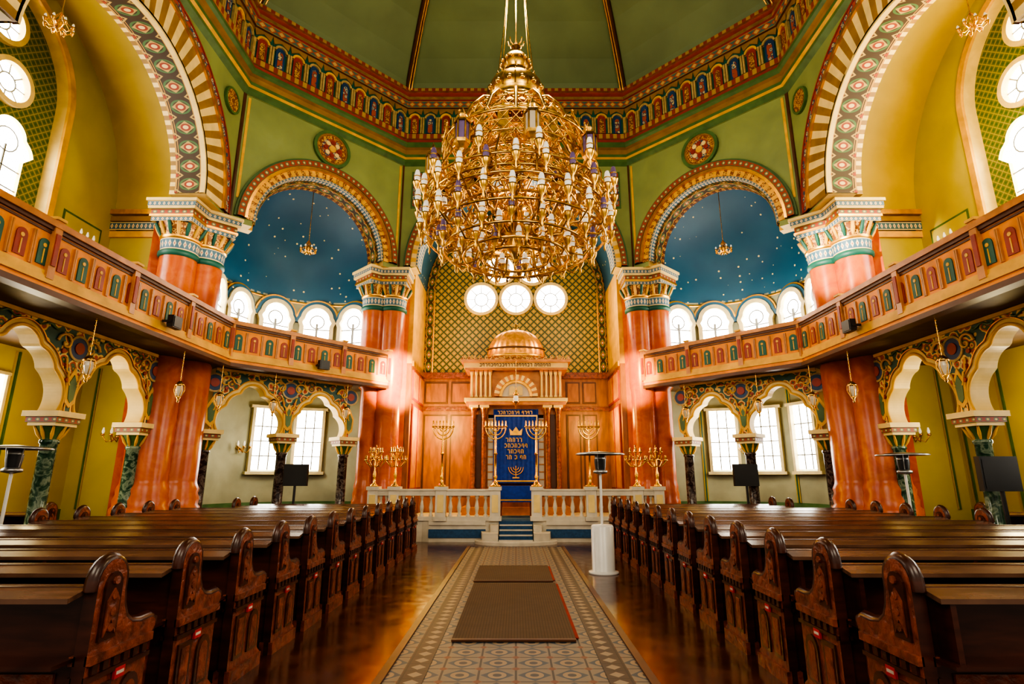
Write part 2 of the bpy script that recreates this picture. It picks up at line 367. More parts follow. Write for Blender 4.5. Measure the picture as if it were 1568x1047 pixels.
def diag_wall(nm):
    sxx = 1 if nm == 'southeast' else -1
    mb = MB(); mb.M = face(nm); zs = 7.52
    mb.plate([(-DHL, ZC), (-1.80, ZC)]+archpts(0, zs, 1.80)+[(1.80, ZC), (DHL, ZC), (DHL, 10.9), (-DHL, 10.9)], [], 0.0, 0.25, GREEN, CREAM)
    mb.plate([(-DHL, ZC), (-1.70, ZC)]+archpts(0, zs, 1.70)+[(1.70, ZC), (DHL, ZC), (DHL, 10.9), (-DHL, 10.9)], [], 0.25, 0.5, YBAND, CREAM)
    mb.ring(0, zs, 2.02, 2.19, -0.13, 0.0, MEDT, 40)
    mb.ring(0, zs, 2.19, 2.24, -0.07, 0.0, GTRIM, 40)
    mb.ring(0, zs, 1.95, 2.02, -0.10, 0.0, GOLD, 40)
    mb.ring(0, zs, 1.80, 1.95, -0.03, 0.02, [YBAND, CARVG], 60)
    mb.ring(0, zs, 1.74, 1.80, -0.0, 0.25, MEDB, 40)
    mb.ring(0, zs, 1.67, 1.74, 0.2, 0.5, MEDR, 40)
    mb.ring(0, zs, 1.66, 1.76, 0.5, 0.62, [CARVG, BROWN], 60)
    for sx in (-1, 1):
        mb.box(min(sx*(DHL-0.16), sx*(DHL-0.10)), max(sx*(DHL-0.16), sx*(DHL-0.10)), -0.012, 0, 8.0, 10.7, YBAND)
        mb.box(min(sx*(DHL-0.05), sx*DHL), max(sx*(DHL-0.05), sx*DHL), -0.02, 0, ZC, 10.8, BROWN)
    mb.box(-DHL, DHL, -0.012, 0, 10.76, 10.82, YBAND)
    medallion(mb, 10.25, 0.53)
    R = 2.35; tc_ = 0.45
    mb.lathe([(R, 0.0), (R, 0.9)], GTRIM, (0, tc_, 0), 36, 0, pi)
    mb.lathe([(R, 0.9), (R, 4.0)], PALE, (0, tc_, 0), 36, 0, pi)
    mb.lathe([(R, 4.0), (R, 6.72)], PALE, (0, tc_, 0), 36, 0, pi)
    mb.lathe([(R-0.04, 6.58), (R-0.06, 6.62), (R-0.02, 6.66)], GOLD, (0, tc_, 0), 36, 0, pi)
    mb.lathe([(R, 6.62)]+[(R*cos(a), 7.30+R*sin(a)) for a in [pi/2*i/14 for i in range(15)]], STAR, (0, tc_, 0), 40, 0, pi)
    for ph in (-75, -15, 45, 75):
        a = radians(90+ph); mb.M = face(nm) @ FR((R-0.01)*cos(a), tc_+(R-0.01)*sin(a), a-pi/2); mb.box(-0.05, 0.05, -0.02, 0.0, 0.9, 3.9, OLIVE); mb.box(-0.02, 0.02, -0.03, -0.02, 0.9, 3.9, TEAL)
    mb.M = Matrix()
    for P in ([(3.15,15.75),(3.55,15.55),(4.1,15.35),(4.3,15.8),(3.32,16.6)], [(6.95,12.15),(7.2,11.8),(7.9,11.2),(8.1,12.15),(7.4,12.15)]):
        mb.plate([(sxx*p[0], p[1]) for p in P], [], 0, ZC, REDB, REDM, axis='z')
    mb.build('wall_'+nm)
    k = 0
    jobs = [(1, p) for p in (-58, -30, 0, 30, 58)] + [(0, 2), (0, 31)] + ([(0, -27)] if sxx > 0 else [])
    for lvl, phi in jobs:
            a = radians(90+phi) if lvl == 1 else radians(90+sxx*phi)
            cx, cy_ = R*cos(a), tc_+R*sin(a)
            w = MB(); w.M = face(nm) @ FR(cx, cy_, a-pi/2)
            if lvl == 1:
                hw = 0.36
                lob = [(0, 0.10, hw*0.95), (-hw*0.45, -0.08, hw*0.72), (hw*0.45, -0.08, hw*0.72)]
                top = foil(0, 6.02, lob, 28, pi, 0)
                inner = [(-hw, 4.6)]+[(-hw, 5.9)]+top+[(hw, 5.9), (hw, 4.6)]
                w.plate(inner, [], -0.10, -0.08, PANE)
                otop = foil(0, 6.02, lob, 28, pi, 0, 0.12)
                outer = [(-hw-0.12, 4.5), (-hw-0.12, 5.9)]+otop+[(hw+0.12, 5.9), (hw+0.12, 4.5)]
                w.plate(outer, [inner], -0.22, -0.02, WINF)
                o2 = foil(0, 6.02, lob, 28, pi, 0, 0.21); o3 = foil(0, 6.02, lob, 28, pi, 0, 0.26)
                w.plate(o2+list(reversed(otop)), [], -0.17, 0.0, STAR)
                w.plate(o3+list(reversed(o2)), [], -0.14, 0.0, GOLD)
                w.box(-0.03, 0.03, -0.14, -0.10, 4.6, 6.0, LEAD)
                for z in (5.0, 5.4, 5.8): w.box(-hw, hw, -0.13, -0.10, z, z+0.03, LEAD)
                w.tube([(0.2*cos(t), -0.115, 6.05+0.2*sin(t)) for t in [2*pi*i/16 for i in range(16)]], 0.02, LEAD, 4, closed=True)
            else:
                w.box(-0.34, 0.34, -0.08, -0.06, 1.75, 3.40, PANE)
                for x in (-0.42, 0.34): w.box(x, x+0.08, -0.20, 0, 1.69, 3.46, WINF)
                for z in (1.62, 3.40): w.box(-0.48, 0.48, -0.22, 0, z, z+0.08, WINF)
                for x in (-0.13, 0.11): w.box(x, x+0.03, -0.10, -0.07, 1.75, 3.4, LEAD)
                for z in (2.1, 2.5, 2.9): w.box(-0.34, 0.34, -0.10, -0.07, z, z+0.03, LEAD)
            k += 1
            w.build('window_%s_%d' % (nm, k))
for nm in ('southeast', 'northeast'): diag_wall(nm)

def window_round(w, cx, cz, r, t):
    w.ring(cx, cz, r-0.02, r+0.08, t-0.10, t+0.02, CREAM, 28, 0, 2*pi)
    w.plate(circ(cx, cz, r), [], t+0.06, t+0.08, PANE)
    w.tube([(cx+0.45*r*cos(2*pi*i/18), t+0.03, cz+0.45*r*sin(2*pi*i/18)) for i in range(18)], 0.018, LEAD, 4, closed=True)
    for i in range(8):
        a = i*pi/4; w.tube([(cx+0.45*r*cos(a), t+0.03, cz+0.45*r*sin(a)), (cx+r*cos(a), t+0.03, cz+r*sin(a))], 0.016, LEAD, 4)
def side_wall(nm):
    zc = 7.45; mb = MB(); mb.M = face(nm)
    mb.plate([(-A, ZC)]+archpts(0, zc, 2.32, 48)+[(A, ZC), (A, 10.9), (-A, 10.9)], [], 0, 0.6, GREEN, CREAM)
    mb.ring(0, zc, 2.30, 2.98, -0.05, 0.03, [CREAM, STRIPE], 54)
    mb.ring(0, zc, 2.98, 3.05, -0.10, 0, GOLD, 48)
    mb.ring(0, zc, 3.05, 3.20, -0.08, 0, BLUEFL, 48)
    mb.ring(0, zc, 3.20, 3.24, -0.10, 0, REDB, 48)
    mb.ring(0, zc, 2.28, 2.32, 0.0, 0.60, MEDR, 64)
    mb.ring(0, zc, 2.26, 2.34, -0.05, 0.05, CREAM, 64)
    mb.ring(0, zc, 2.34, 2.54, 0.60, 0.75, [CREAM, STRIPE], 80)
    for sx in (-1, 1):
        mb.plate(circ(sx*2.85, 10.15, 0.26, 20), [], -0.05, 0, CARVG); mb.ring(sx*2.85, 10.15, 0.26, 0.31, -0.07, 0, GTRIM, 20, 0, 2*pi)
        mb.box(min(sx*(A-0.05), sx*A), max(sx*(A-0.05), sx*A), -0.02, 0, ZC, 10.8, BROWN)
    n = 40; R = 3.7
    vs = []
    for i in range(n+1):
        a = pi*i/n
        for t in (0.6, 2.92): vs.append((R*cos(a), t, 7.7+R*sin(a)))
    mb.add(vs, [(2*i, 2*i+1, 2*i+3, 2*i+2) for i in range(n)], OLIVE, True)
    t = 2.90
    outl = [(-3.9, 4.0), (-1.9, 4.0)]+archpts(0, 9.1, 1.9)+[(1.9, 4.0), (3.9, 4.0), (3.9, 11.6), (-3.9, 11.6)]
    mb.plate(outl, [], t, t+0.28, YELL, CREAM)
    mb.ring(0, 9.1, 1.88, 2.02, t-0.06, t, YBAND, 40)
    for sx in (-1, 1):
        a_, b_ = sorted((sx*1.88, sx*2.02)); mb.box(a_, b_, t-0.06, t, 4.1, 9.1, YBAND)
        for (s0, s1, z0, z1) in ((2.3, 3.4, 6.25, 7.1),):
            a_, b_ = sorted((sx*s0, sx*s1))
            mb.box(a_, b_, t-0.012, t, z0, z1, GTRIM); mb.box(a_+0.05, b_-0.05, t-0.018, t, z0+0.05, z1-0.05, YELL)
    RW = ((-0.80, 9.02), (0.80, 9.02), (-0.42, 10.12), (0.42, 10.12))
    holes = [circ(x, z, 0.40) for x, z in RW]
    lob = [(0, 0.20, 0.36), (-0.22, -0.08, 0.36), (0.22, -0.08, 0.36)]
    wins = []; WX = (-1.08, 0.0, 1.08)
    for cx in WX:
        zt = 7.85
        wins.append([(cx-0.38, 5.4), (cx-0.38, zt-0.2)]+foil(cx, zt, lob, 24, pi, 0)+[(cx+0.38, zt-0.2), (cx+0.38, 5.4)])
    mb.plate([(-1.95, 4.0), (1.95, 4.0), (1.95, 9.1)]+archpts(0, 9.1, 1.95)[::-1]+[(-1.95, 9.1)], holes+wins, t+0.26, t+0.42, DIAMY, CREAM)
    mb.box(-7.5, 3.9, t, t+0.3, 0, 4.0, YELL)
    mb.box(-7.5, 3.9, t-0.02, t, 0.0, 0.9, GTRIM)
    for s in (-3.5, -2.4, -1.3, -0.2, 0.9, 2.0, 3.1):
        mb.box(s-0.02, s+0.02, t-0.03, t, 0.9, 3.9, GTRIM); mb.box(s-0.09, s-0.06, t-0.03, t, 0.9, 3.9, OLIVE)
    mb.build('wall_'+nm)
    w = MB(); w.M = face(nm)
    for x, z in RW: window_round(w, x, z, 0.40, t+0.26)
    for o_, cx in zip(wins, WX):
        w.plate(o_, [], t+0.34, t+0.36, PANE)
        zt = 7.85
        w.box(cx-0.016, cx+0.016, t+0.30, t+0.33, 5.4, zt, LEAD)
        for z in (5.8, 6.2, 6.6, 7.0, 7.4): w.box(cx-0.38, cx+0.38, t+0.30, t+0.33, z, z+0.022, LEAD)
        w.tube([(cx+0.24*cos(2*pi*i/16), t+0.31, zt+0.1+0.24*sin(2*pi*i/16)) for i in range(16)], 0.016, LEAD, 4, closed=True)
    w.build('window_'+nm+'_1')
    w = MB(); w.M = face(nm)
    for cx in (-1.0, 1.4):
        w.box(cx-0.35, cx+0.35, t-0.04, t-0.02, 1.7, 3.4, PANE)
        for x in (cx-0.41, cx+0.35): w.box(x, x+0.06, t-0.10, t, 1.64, 3.46, WINF)
        for z in (1.64, 3.40): w.box(cx-0.41, cx+0.41, t-0.12, t, z, z+0.06, WINF)
        for z in (2.1, 2.5, 2.9): w.box(cx-0.35, cx+0.35, t-0.06, t-0.03, z, z+0.016, LEAD)
    w.build('window_'+nm+'_2')
for nm in ('south', 'north'): side_wall(nm)
for sx, nm in ((1, 'bay_south'), (-1, 'bay_north')):
    mb = MB(); x0, x1 = sorted((sx*7.3, sx*9.7))
    mb.box(x0, x1, 12.2, 12.4, 0, 4.0, YELL); mb.box(x0, x1, 12.2, 12.4, 4.0, 7.75, YELL)
    mb.box(x0, x1, 12.14, 12.2, 7.05, 7.20, YBAND); mb.box(x0, x1, 12.12, 12.2, 7.22, 7.42, MEDB)
    mb.box(x0, x1, 12.10, 12.2, 7.44, 7.56, STRIPE); mb.box(x0, x1, 12.05, 12.2, 7.60, 7.72, GOLD)
    mb.box(x0, x1, 12.15, 12.2, 6.2, 6.30, OLIVE)
    for x in (7.95, 9.3): mb.box(min(sx*x, sx*x+0.08), max(sx*x, sx*x+0.08), 12.17, 12.2, 0.9, 3.9, OLIVE); mb.box(sx*x+0.02, sx*x+0.06, 12.16, 12.17, 0.9, 3.9, GTRIM)
    mb.build('wall_'+nm)

# east face wall + chancel
mb = MB(); mb.M = face('east'); zs = 7.5
mb.plate([(-A, ZC)]+archpts(0, zs, 2.90, 44)+[(A, ZC), (A, 10.9), (-A, 10.9)], [], 0, 0.6, GREEN, CREAM)
mb.ring(0, zs, 3.06, 3.22, -0.12, 0, MEDT, 48); mb.ring(0, zs, 3.22, 3.27, -0.08, 0, GTRIM, 48)
mb.ring(0, zs, 2.92, 3.06, -0.05, 0.02, [YBAND, CREAM], 72)
mb.ring(0, zs, 2.86, 2.92, -0.02, 0.60, MEDB, 48)
for sx in (-1, 1):
    a_, b_ = sorted((sx*2.80, sx*3.14)); mb.box(a_, b_, -0.03, 0, 9.35, 10.55, GTRIM); mb.box(a_+0.05, b_-0.05, -0.05, 0, 9.4, 10.50, BLUEFL)
mb.M = Matrix()
n = 36; vs = []
for i in range(n+1):
    a = pi*i/n
    for t in (15.8, 17.95): vs.append((3.02*cos(a), t, 7.6+3.02*sin(a)))
mb.add(vs, [(2*i, 2*i+1, 2*i+3, 2*i+2) for i in range(n)], STAR, True)
for sx in (-1, 1):
    a_, b_ = sorted((sx*3.02, sx*3.3))
    mb.box(a_, b_, 15.8, 18.0, 4.76, 7.6, YBAND); mb.box(a_, b_, 15.8, 18.0, 0.0, 4.76, PANELW)
    a_, b_ = sorted((sx*2.97, sx*3.02))
    mb.box(a_, b_, 15.9, 17.9, 4.70, 4.85, GOLD)
    for y0 in (16.0, 16.95):
        mb.box(a_, b_, y0, y0+0.85, 1.2, 3.6, REDB); mb.box(a_-0.01, b_+0.01, y0+0.05, y0+0.80, 1.25, 3.55, ARKW)
        mb.box(a_, b_, y0, y0+0.85, 3.75, 4.6, REDB); mb.box(a_-0.01, b_+0.01, y0+0.05, y0+0.80, 3.8, 4.55, ARKW)
cw = [(0, 7.38), (-1.17, 7.38), (1.17, 7.38), (-0.55, 8.42), (0.55, 8.42), (0, 9.42)]
mb.plate([(-3.02, 4.76), (3.02, 4.76), (3.02, 7.6)]+archpts(0, 7.6, 3.02, 40)[::-1]+[(-3.02, 7.6)], [circ(x, z, 0.50) for x, z in cw], 17.9, 18.1, DIAMX, CREAM)
mb.ring(0, 7.6, 2.74, 2.98, 17.84, 17.9, MEDR, 44)
for sx in (-1, 1):
    a_, b_ = sorted((sx*2.74, sx*2.98))
    mb.add([(a_,17.84,4.86),(b_,17.84,4.86),(b_,17.84,7.6),(a_,17.84,7.6)], [(0,1,2,3)], MEDR, False, [[(0,0),(0,1),(2.74,1),(2.74,0)]])
    mb.box(a_-0.03 if sx > 0 else b_, a_ if sx > 0 else b_+0.03, 17.83, 17.9, 4.86, 7.6, GOLD)
mb.box(-3.02, 3.02, 17.9, 18.1, 0, 4.76, PANELW)
mb.box(-3.02, 3.02, 17.80, 17.9, 4.66, 4.86, WOODL); mb.box(-3.02, 3.02, 17.83, 17.9, 3.62, 3.74, WOODL)
for x0 in (-2.95, -2.1, 1.62, 2.15):
    w_ = 0.75 if abs(x0) > 2.2 or x0 < 0 else 0.45
    for z0, z1 in ((1.0, 3.5), (3.85, 4.55)):
        mb.box(x0, x0+w_, 17.86, 17.9, z0, z1, BROWN); mb.box(x0+0.05, x0+w_-0.05, 17.84, 17.9, z0+0.05, z1-0.05, PANELW)
mb.build('wall_east')
w = MB()
for x, z in cw: window_round(w, x, z, 0.50, 17.9)
w.build('window_east_1')

# ------------------------------------------------------------------ columns
def big_column(x, y, ang, r=0.38, low=1.12):
    mb = MB(); mb.M = FR(x, y, ang)
    R2 = r*low
    mb.lathe([(R2*1.22,0),(R2*1.22,0.75),(R2*1.27,0.80),(R2*1.27,0.95),(R2*1.16,1.0),(R2*1.20,1.12),(R2*1.10,1.22),(R2*1.14,1.32),(R2*1.02,1.42),(R2,1.5),(R2,3.9),(r,4.0),(r*0.98,6.20)], REDM, n=32)
    mb.lathe([(r*1.0,6.16),(r*1.10,6.20),(r*1.10,6.27),(r,6.30)], TEAL, n=32)
    mb.lathe([(r*1.0,6.30),(r*1.06,6.54)], MEDB, n=32)
    mb.lathe([(r*1.06,6.54),(r*1.13,6.57),(r*1.13,6.61)], GOLD, n=32)
    mb.lathe([(r*1.06,6.61),(r*1.16,6.74),(r*1.34,6.87),(r*1.30,6.90)], CARVG, n=16)
    for i in range(16):
        a = 2*pi*i/16; q = r*1.20
        mb.tube([(r*1.03*cos(a), r*1.03*sin(a), 6.61), (q*cos(a), q*sin(a), 6.74), (r*1.40*cos(a), r*1.40*sin(a), 6.88)], [0.025,0.045,0.035], YBAND if i%2 else TEAL, 5)
    h = r*1.20
    mb.box(-h, h, -h, h, 6.90, 7.00, MEDB); h += 0.03
    mb.box(-h, h, -h, h, 7.00, 7.05, GOLD); mb.box(-h+0.02, h-0.02, -h+0.02, h-0.02, 7.05, 7.17, MEDT); h += 0.03
    mb.box(-h, h, -h, h, 7.17, 7.22, CREAM); mb.box(-h-0.01, h+0.01, -h-0.01, h+0.01, 7.22, 7.33, MEDB); mb.box(-h-0.04, h+0.04, -h-0.04, h+0.04, 7.33, 7.40, CREAM)
    mb.build('red_marble_column')
for sx in (-1, 1):
    big_column(sx*3.58, 15.50, 0, 0.37, 0.92); big_column(sx*4.08, 15.42, -sx*pi/4, 0.35, 0.7)
    big_column(sx*7.12, 11.95, -sx*pi/4, 0.37); big_column(sx*7.40, 11.42, 0, 0.37)

# ------------------------------------------------------------------ gallery
def small_column(x, y, ang, m, s=0.82):
    mb = MB(); mb.M = FR(x, y, ang) @ Matrix.Diagonal((s, s, 1, 1))
    mb.box(-0.22, 0.22, -0.22, 0.22, 0, 0.45, m)
    mb.lathe([(0.21,0.45),(0.21,0.52),(0.17,0.56),(0.19,0.62),(0.145,0.68),(0.14,2.06),(0.165,2.08),(0.165,2.12),(0.14,2.14)], m, n=20)
    mb.lathe([(0.14,2.12),(0.15,2.18),(0.20,2.26),(0.25,2.34)], GTRIM, n=16)
    for i in range(8):
        a = 2*pi*i/8; mb.tube([(0.14*cos(a),0.14*sin(a),2.14),(0.2*cos(a),0.2*sin(a),2.22),(0.27*cos(a),0.27*sin(a),2.34)], [0.02,0.035,0.02], YBAND, 5)
    mb.box(-0.27, 0.27, -0.27, 0.27, 2.34, 2.39, CREAM); mb.box(-0.30, 0.30, -0.30, 0.30, 2.39, 2.48, MEDT); mb.box(-0.35, 0.35, -0.35, 0.35, 2.48, 2.57, CREAM)
    mb.build('marble_column')
def arcade(nm, M, xs):
    mb = MB(); mb.M = M; z0, z1 = 2.57, 3.96
    for a_, b_ in zip(xs, xs[1:]):
        c = (a_+b_)/2; hs = (b_-a_)/2; w = hs*0.93
        k = min(1.0, 1.22/(1.42*w))
        lob = [(-0.46*w,0.26*w*k,0.50*w),(0.46*w,0.26*w*k,0.50*w),(-0.30*w,0.66*w*k,0.40*w),(0.30*w,0.66*w*k,0.40*w),(0,0.98*w*k,0.36*w),(0,0.35*w*k,0.52*w)]
        f0 = foil(c, z0, lob, 60, pi, 0); f1 = foil(c, z0, lob, 60, pi, 0, 0.10)
        f1 = [(min(max(p[0], a_+0.06), b_-0.06), min(p[1], z1-0.04)) for p in f1]
        mb.plate([(a_, z0)]+f0+[(b_, z0), (b_, z1), (a_, z1)], [], -0.16, 0.16, CREAM)
        mb.plate([(a_, z0)]+f1+[(b_, z0), (b_, z1), (a_, z1)], [], -0.18, -0.16, FLORAL)
        mb.tube([(p[0], -0.17, p[1]) for p in f0], 0.03, YBAND, 6)
        mb.tube([(p[0], -0.18, p[1]) for p in f1], 0.014, GOLD, 4)
        for s_ in (-1, 1):
            cx = c+s_*(hs*0.72)
            mb.tube([(cx+s_*(-0.17+0.012*i)*cos(i*0.55), -0.20, 3.66+(0.17-0.012*i)*sin(i*0.55)) for i in range(13)], [0.026-0.001*i for i in range(13)], YBAND, 5)
            mb.tube([(cx+s_*(0.05+0.02*i), -0.20, 3.42-0.05*i+0.04*sin(i*1.5)) for i in range(9)], 0.020, YBAND, 5)
            mb.tube([(c+s_*(hs*(0.15+0.05*i)), -0.195, 3.86-0.03*sin(i*1.1)) for i in range(9)], 0.016, GTRIM, 4)
            for (dx, dz) in ((-0.02, 3.52), (0.10, 3.30), (0.16, 3.08)):
                mb.plate(circ(cx+s_*dx, dz, 0.04, 8), [], -0.21, -0.18, REDB)
    for x in xs:
        mb.plate(circ(x, 3.62, 0.18, 20), [], -0.20, -0.18, BLUEP); mb.ring(x, 3.62, 0.18, 0.22, -0.205, -0.18, TAN, 20, 0, 2*pi)
        mb.plate(circ(x, 3.62, 0.10, 14), [], -0.215, -0.20, REDB)
        mb.plate([(x-0.10, 2.72),(x, 2.64),(x+0.10,2.72),(x+0.13,3.05),(x,3.3),(x-0.13,3.05)], [], -0.20, -0.18, YBAND)
        mb.plate([(x-0.055, 2.78),(x, 2.72),(x+0.055,2.78),(x+0.08,3.03),(x,3.18),(x-0.08,3.03)], [], -0.21, -0.20, GTRIM)
    mb.box(xs[0], xs[-1], -0.22, -0.16, 3.90, 3.96, YBAND)
    mb.build(nm)
def rail(mb, p, q, npost):
    L = sqrt((q[0]-p[0])**2+(q[1]-p[1])**2); mb.M = FR(p[0], p[1], atan2(q[1]-p[1], q[0]-p[0]))
    mb.box(0, L, -0.02, 0.02, 4.15, 4.86, OCHRE)
    mb.box(0, L, -0.09, 0.09, 4.84, 4.93, ARKW); mb.box(0, L, -0.06, 0.06, 4.79, 4.84, BROWN)
    mb.box(0, L, -0.05, 0.05, 4.14, 4.22, YBAND)
    n = max(1, int(L/0.34)); w = L/n
    for side in (-1, 1):
        for i in range(n):
            c = w*(i+0.5); m = (TEAL, REDB)[i % 2]
            t0, t1 = (-0.035, -0.02) if side < 0 else (0.02, 0.035)
            hw = w*0.24
            mb.plate([(c-hw, 4.28)]+archpts(c, 4.56, hw, 8)+[(c+hw, 4.28)], [], t0, t1, m)
            mb.plate(circ(c, 4.55, hw*0.35, 8), [], t0-0.006, t1+0.006, YBAND)
            mb.box(c-0.008, c+0.008, t0-0.006, t1+0.006, 4.30, 4.50, YBAND)
            for sx in (-1, 1): mb.box(c+sx*w*0.46-0.010, c+sx*w*0.46+0.010, min(t0,t1)-0.01, max(t0,t1)+0.01, 4.24, 4.70, ARKW)
            mb.box(c-w*0.5, c+w*0.5, t0, t1, 4.74, 4.77, BROWN)
    for i in range(npost+1):
        x = L*i/npost
        mb.box(x-0.06, x+0.06, -0.08, 0.08, 4.12, 4.95, ARKW); mb.box(x-0.08, x+0.08, -0.10, 0.10, 4.95, 4.99, YBAND)
        mb.box(x-0.035, x+0.035, -0.095, 0.095, 4.3, 4.75, REDB)
for sx, nm in ((1, 'southeast'), (-1, 'northeast')):
    M = face(nm)
    P = [(6.30, 0.5), (6.30, 11.88), (3.55, 15.10), (3.75, 15.6)]
    Pm = [(sx*p[0], p[1]) for p in P]
    arcw = [M @ Vector((sx*-1*2.34*cos(pi*i/16), 0.45+2.34*sin(pi*i/16), 0)) for i in range(17)]
    poly = Pm + [(v.x, v.y) for v in arcw] + [(sx*7.4, 12.15), (sx*9.58, 12.15), (sx*9.58, 0.5)]
    mb = MB(); mb.plate(poly, [], 3.97, 4.13, SOFFIT, YBAND, axis='z')
    for (p, q) in (((6.30,0.5),(6.30,11.88)), ((6.30,11.88),(3.55,15.10))):
        p = (sx*p[0], p[1]); q = (sx*q[0], q[1]); L = sqrt((q[0]-p[0])**2+(q[1]-p[1])**2)
        mb.M = FR(p[0], p[1], atan2(q[1]-p[1], q[0]-p[0]))
        mb.box(0, L, -0.07, 0.07, 4.06, 4.15, YBAND); mb.box(0, L, -0.04, 0.04, 3.98, 4.06, OCHRE); mb.box(0, L, -0.10, 0.10, 3.90, 3.98, BROWN)
    mb.M = Matrix()
    rail(mb, (sx*6.30, 0.5), (sx*6.30, 11.88), 7); rail(mb, (sx*6.30, 11.88), (sx*3.55, 15.10), 3)
    mb.M = Matrix(); mb.build('gallery_balcony')
    Ms = FR(sx*7.45, CY, -sx*pi/2); YS = (4.95, 6.95, 9.0, 11.0)
    xs = [-sx*(y-CY) for y in YS]; xs.sort()
    arcade('gallery_arcade', Ms, xs)
    for y in YS: small_column(sx*7.45, y, 0, GRNM)
    D0 = Vector((sx*6.90, 12.48)); D1 = Vector((sx*4.55, 14.92))
    ang = atan2(D1.y-D0.y, D1.x-D0.x)
    if sx < 0: Md = FR(D0.x, D0.y, ang); L = (D1-D0).length; xs = [0, L*0.515, L]
    else: Md = FR(D1.x, D1.y, ang+pi); L = (D1-D0).length; xs = [0, L*0.485, L]
    arcade('gallery_arcade', Md, xs)
    for t_ in (0, 0.515, 1.0):
        p = D0.lerp(D1, t_); small_column(p.x, p.y, -sx*pi/4, DRKM)

# ------------------------------------------------------------------ bimah platform, steps, balustrade
mb = MB()
plat = [(-2.15,14.45),(-0.42,14.45),(-0.42,14.6),(0.42,14.6),(0.42,14.45),(2.15,14.45),(2.95,14.75),(2.95,17.78),(-2.95,17.78),(-2.95,14.75)]
mb.plate(plat, [], 0.0, 0.5, WHITE, WHITE, axis='z')
for sx in (-1, 1):
    a_, b_ = sorted((sx*0.75, sx*2.16)); mb.box(a_, b_, 14.42, 14.45, 0.10, 0.30, BCARP)
    mb.box(a_, b_, 14.40, 14.46, 0.40, 0.50, WHITE)
    mb.plate([(sx*0.42, 13.75), (sx*0.80, 13.85), (sx*0.86, 14.44), (sx*0.42, 14.44)], [], 0.0, 0.26, WHITE, axis='z')
    mb.plate([(sx*0.42, 14.05), (sx*0.62, 14.15), (sx*0.66, 14.44), (sx*0.42, 14.44)], [], 0.26, 0.42, WHITE, axis='z')
mb.lathe([(0.0001,0.09),(0.98,0.09),(1.0,0.07),(1.0,0.0)], WHITE, (0, 14.2, 0), 28, pi, 2*pi, False, (1, 0.62))
for i in range(4):
    y_ = 13.72+0.2*i; z_ = 0.10*(i+1)+0.02
    mb.box(-0.40, 0.40, y_, 14.6, 0.10*i+0.02, z_, BCARP); mb.box(-0.40, 0.40, y_-0.012, y_, z_-0.03, z_+0.004, WHITE)
mb.box(-0.42, 0.42, 14.4, 14.62, 0.4, 0.50, BCARP); mb.box(-0.42, 0.42, 14.6, 16.2, 0.5, 0.515, BCARP)
mb.build('altar_platform')
mb = MB()
def pedestal(x, y, w=0.13, zt=1.32):
    mb.box(x-w-0.03, x+w+0.03, y-w-0.03, y+w+0.03, 0.5, 0.60, WHITE); mb.box(x-w, x+w, y-w, y+w, 0.6, zt-0.09, WHITE)
    mb.box(x-w-0.03, x+w+0.03, y-w-0.03, y+w+0.03, zt-0.09, zt, WHITE)
    mb.box(x-w*0.6, x+w*0.6, y-w-0.012, y-w, 0.7, zt-0.2, CREAM)
balp = [(0.055,0.0),(0.055,0.04),(0.03,0.06),(0.045,0.14),(0.058,0.22),(0.04,0.32),(0.026,0.40),(0.04,0.43),(0.05,0.46),(0.05,0.50)]
def balrun(p, q):
    L = sqrt((q[0]-p[0])**2+(q[1]-p[1])**2); mb.M = FR(p[0], p[1], atan2(q[1]-p[1], q[0]-p[0]))
    mb.box(0, L, -0.08, 0.08, 0.5, 0.60, WHITE); mb.box(0, L, -0.10, 0.10, 1.10, 1.22, WHITE); mb.box(0, L, -0.12, 0.12, 1.22, 1.26, WHITE)
    n = max(2, int(L/0.19))
    for i in range(n): mb.lathe(balp, WHITE, (L*(i+0.5)/n, 0, 0.60), 10)
    mb.M = Matrix()
for sx in (-1, 1):
    for x, y in ((0.52, 14.5), (1.88, 14.5), (3.08, 14.62), (3.62, 14.66)): pedestal(sx*x, y)
    balrun((sx*0.65, 14.5), (sx*1.75, 14.5)); balrun((sx*2.01, 14.5), (sx*2.95, 14.6)); balrun((sx*3.21, 14.62), (sx*3.49, 14.65))
    mb.box(sx*3.62-0.2, sx*3.62+0.2, 14.5, 15.0, 0.0, 0.5, WHITE)
    mb.box(min(sx*2.0,sx*3.5), max(sx*2.0,sx*3.5), 14.52, 14.9, 0.0, 0.5, WHITE)
mb.build('stone_balustrade')

# ------------------------------------------------------------------ candelabra
def candel(h, span, n, m=BRASS):
    mb = MB()
    mb.lathe([(0.001,0),(0.14,0.0),(0.14,0.03),(0.09,0.05),(0.05,0.12),(0.03,0.18),(0.055,0.24),(0.028,0.30),(0.024,h*0.45),(0.05,h*0.47),(0.024,h*0.5),(0.022,h*0.80),(0.03,h*0.84),(0.001,h*0.86)], m, n=14)
    top = h*0.86
    for i in range(n):
        x = -span+2*span*i/(n-1)
        if abs(x) > 1e-3:
            sgn = 1 if x > 0 else -1; R = abs(x)
            mb.tube([(sgn*R*sin(t), 0, top-R*1.15*cos(t)) for t in [pi/2*k/8 for k in range(9)]], 0.016, m, 5)
        mb.lathe([(0.001,0),(0.038,0.02),(0.042,0.05),(0.015,0.05)], m, (x,0,top-0.01), 8)
        mb.lathe([(0.020,0.04),(0.018,0.16),(0.001,0.19)], BRASS, (x,0,top), 6)
    mb.tube([(-span,0,top-0.02),(span,0,top-0.02)], 0.012, m, 5)
    return mb
first = None
for x in (-1.88, -0.52, 0.52, 1.88):
    if first is None: first = candel(1.72, 0.26, 7).build('menorah_candelabrum'); first.location = (x, 14.5, 1.32)
    else: inst(first, 'menorah_candelabrum', (x, 14.5, 1.32))
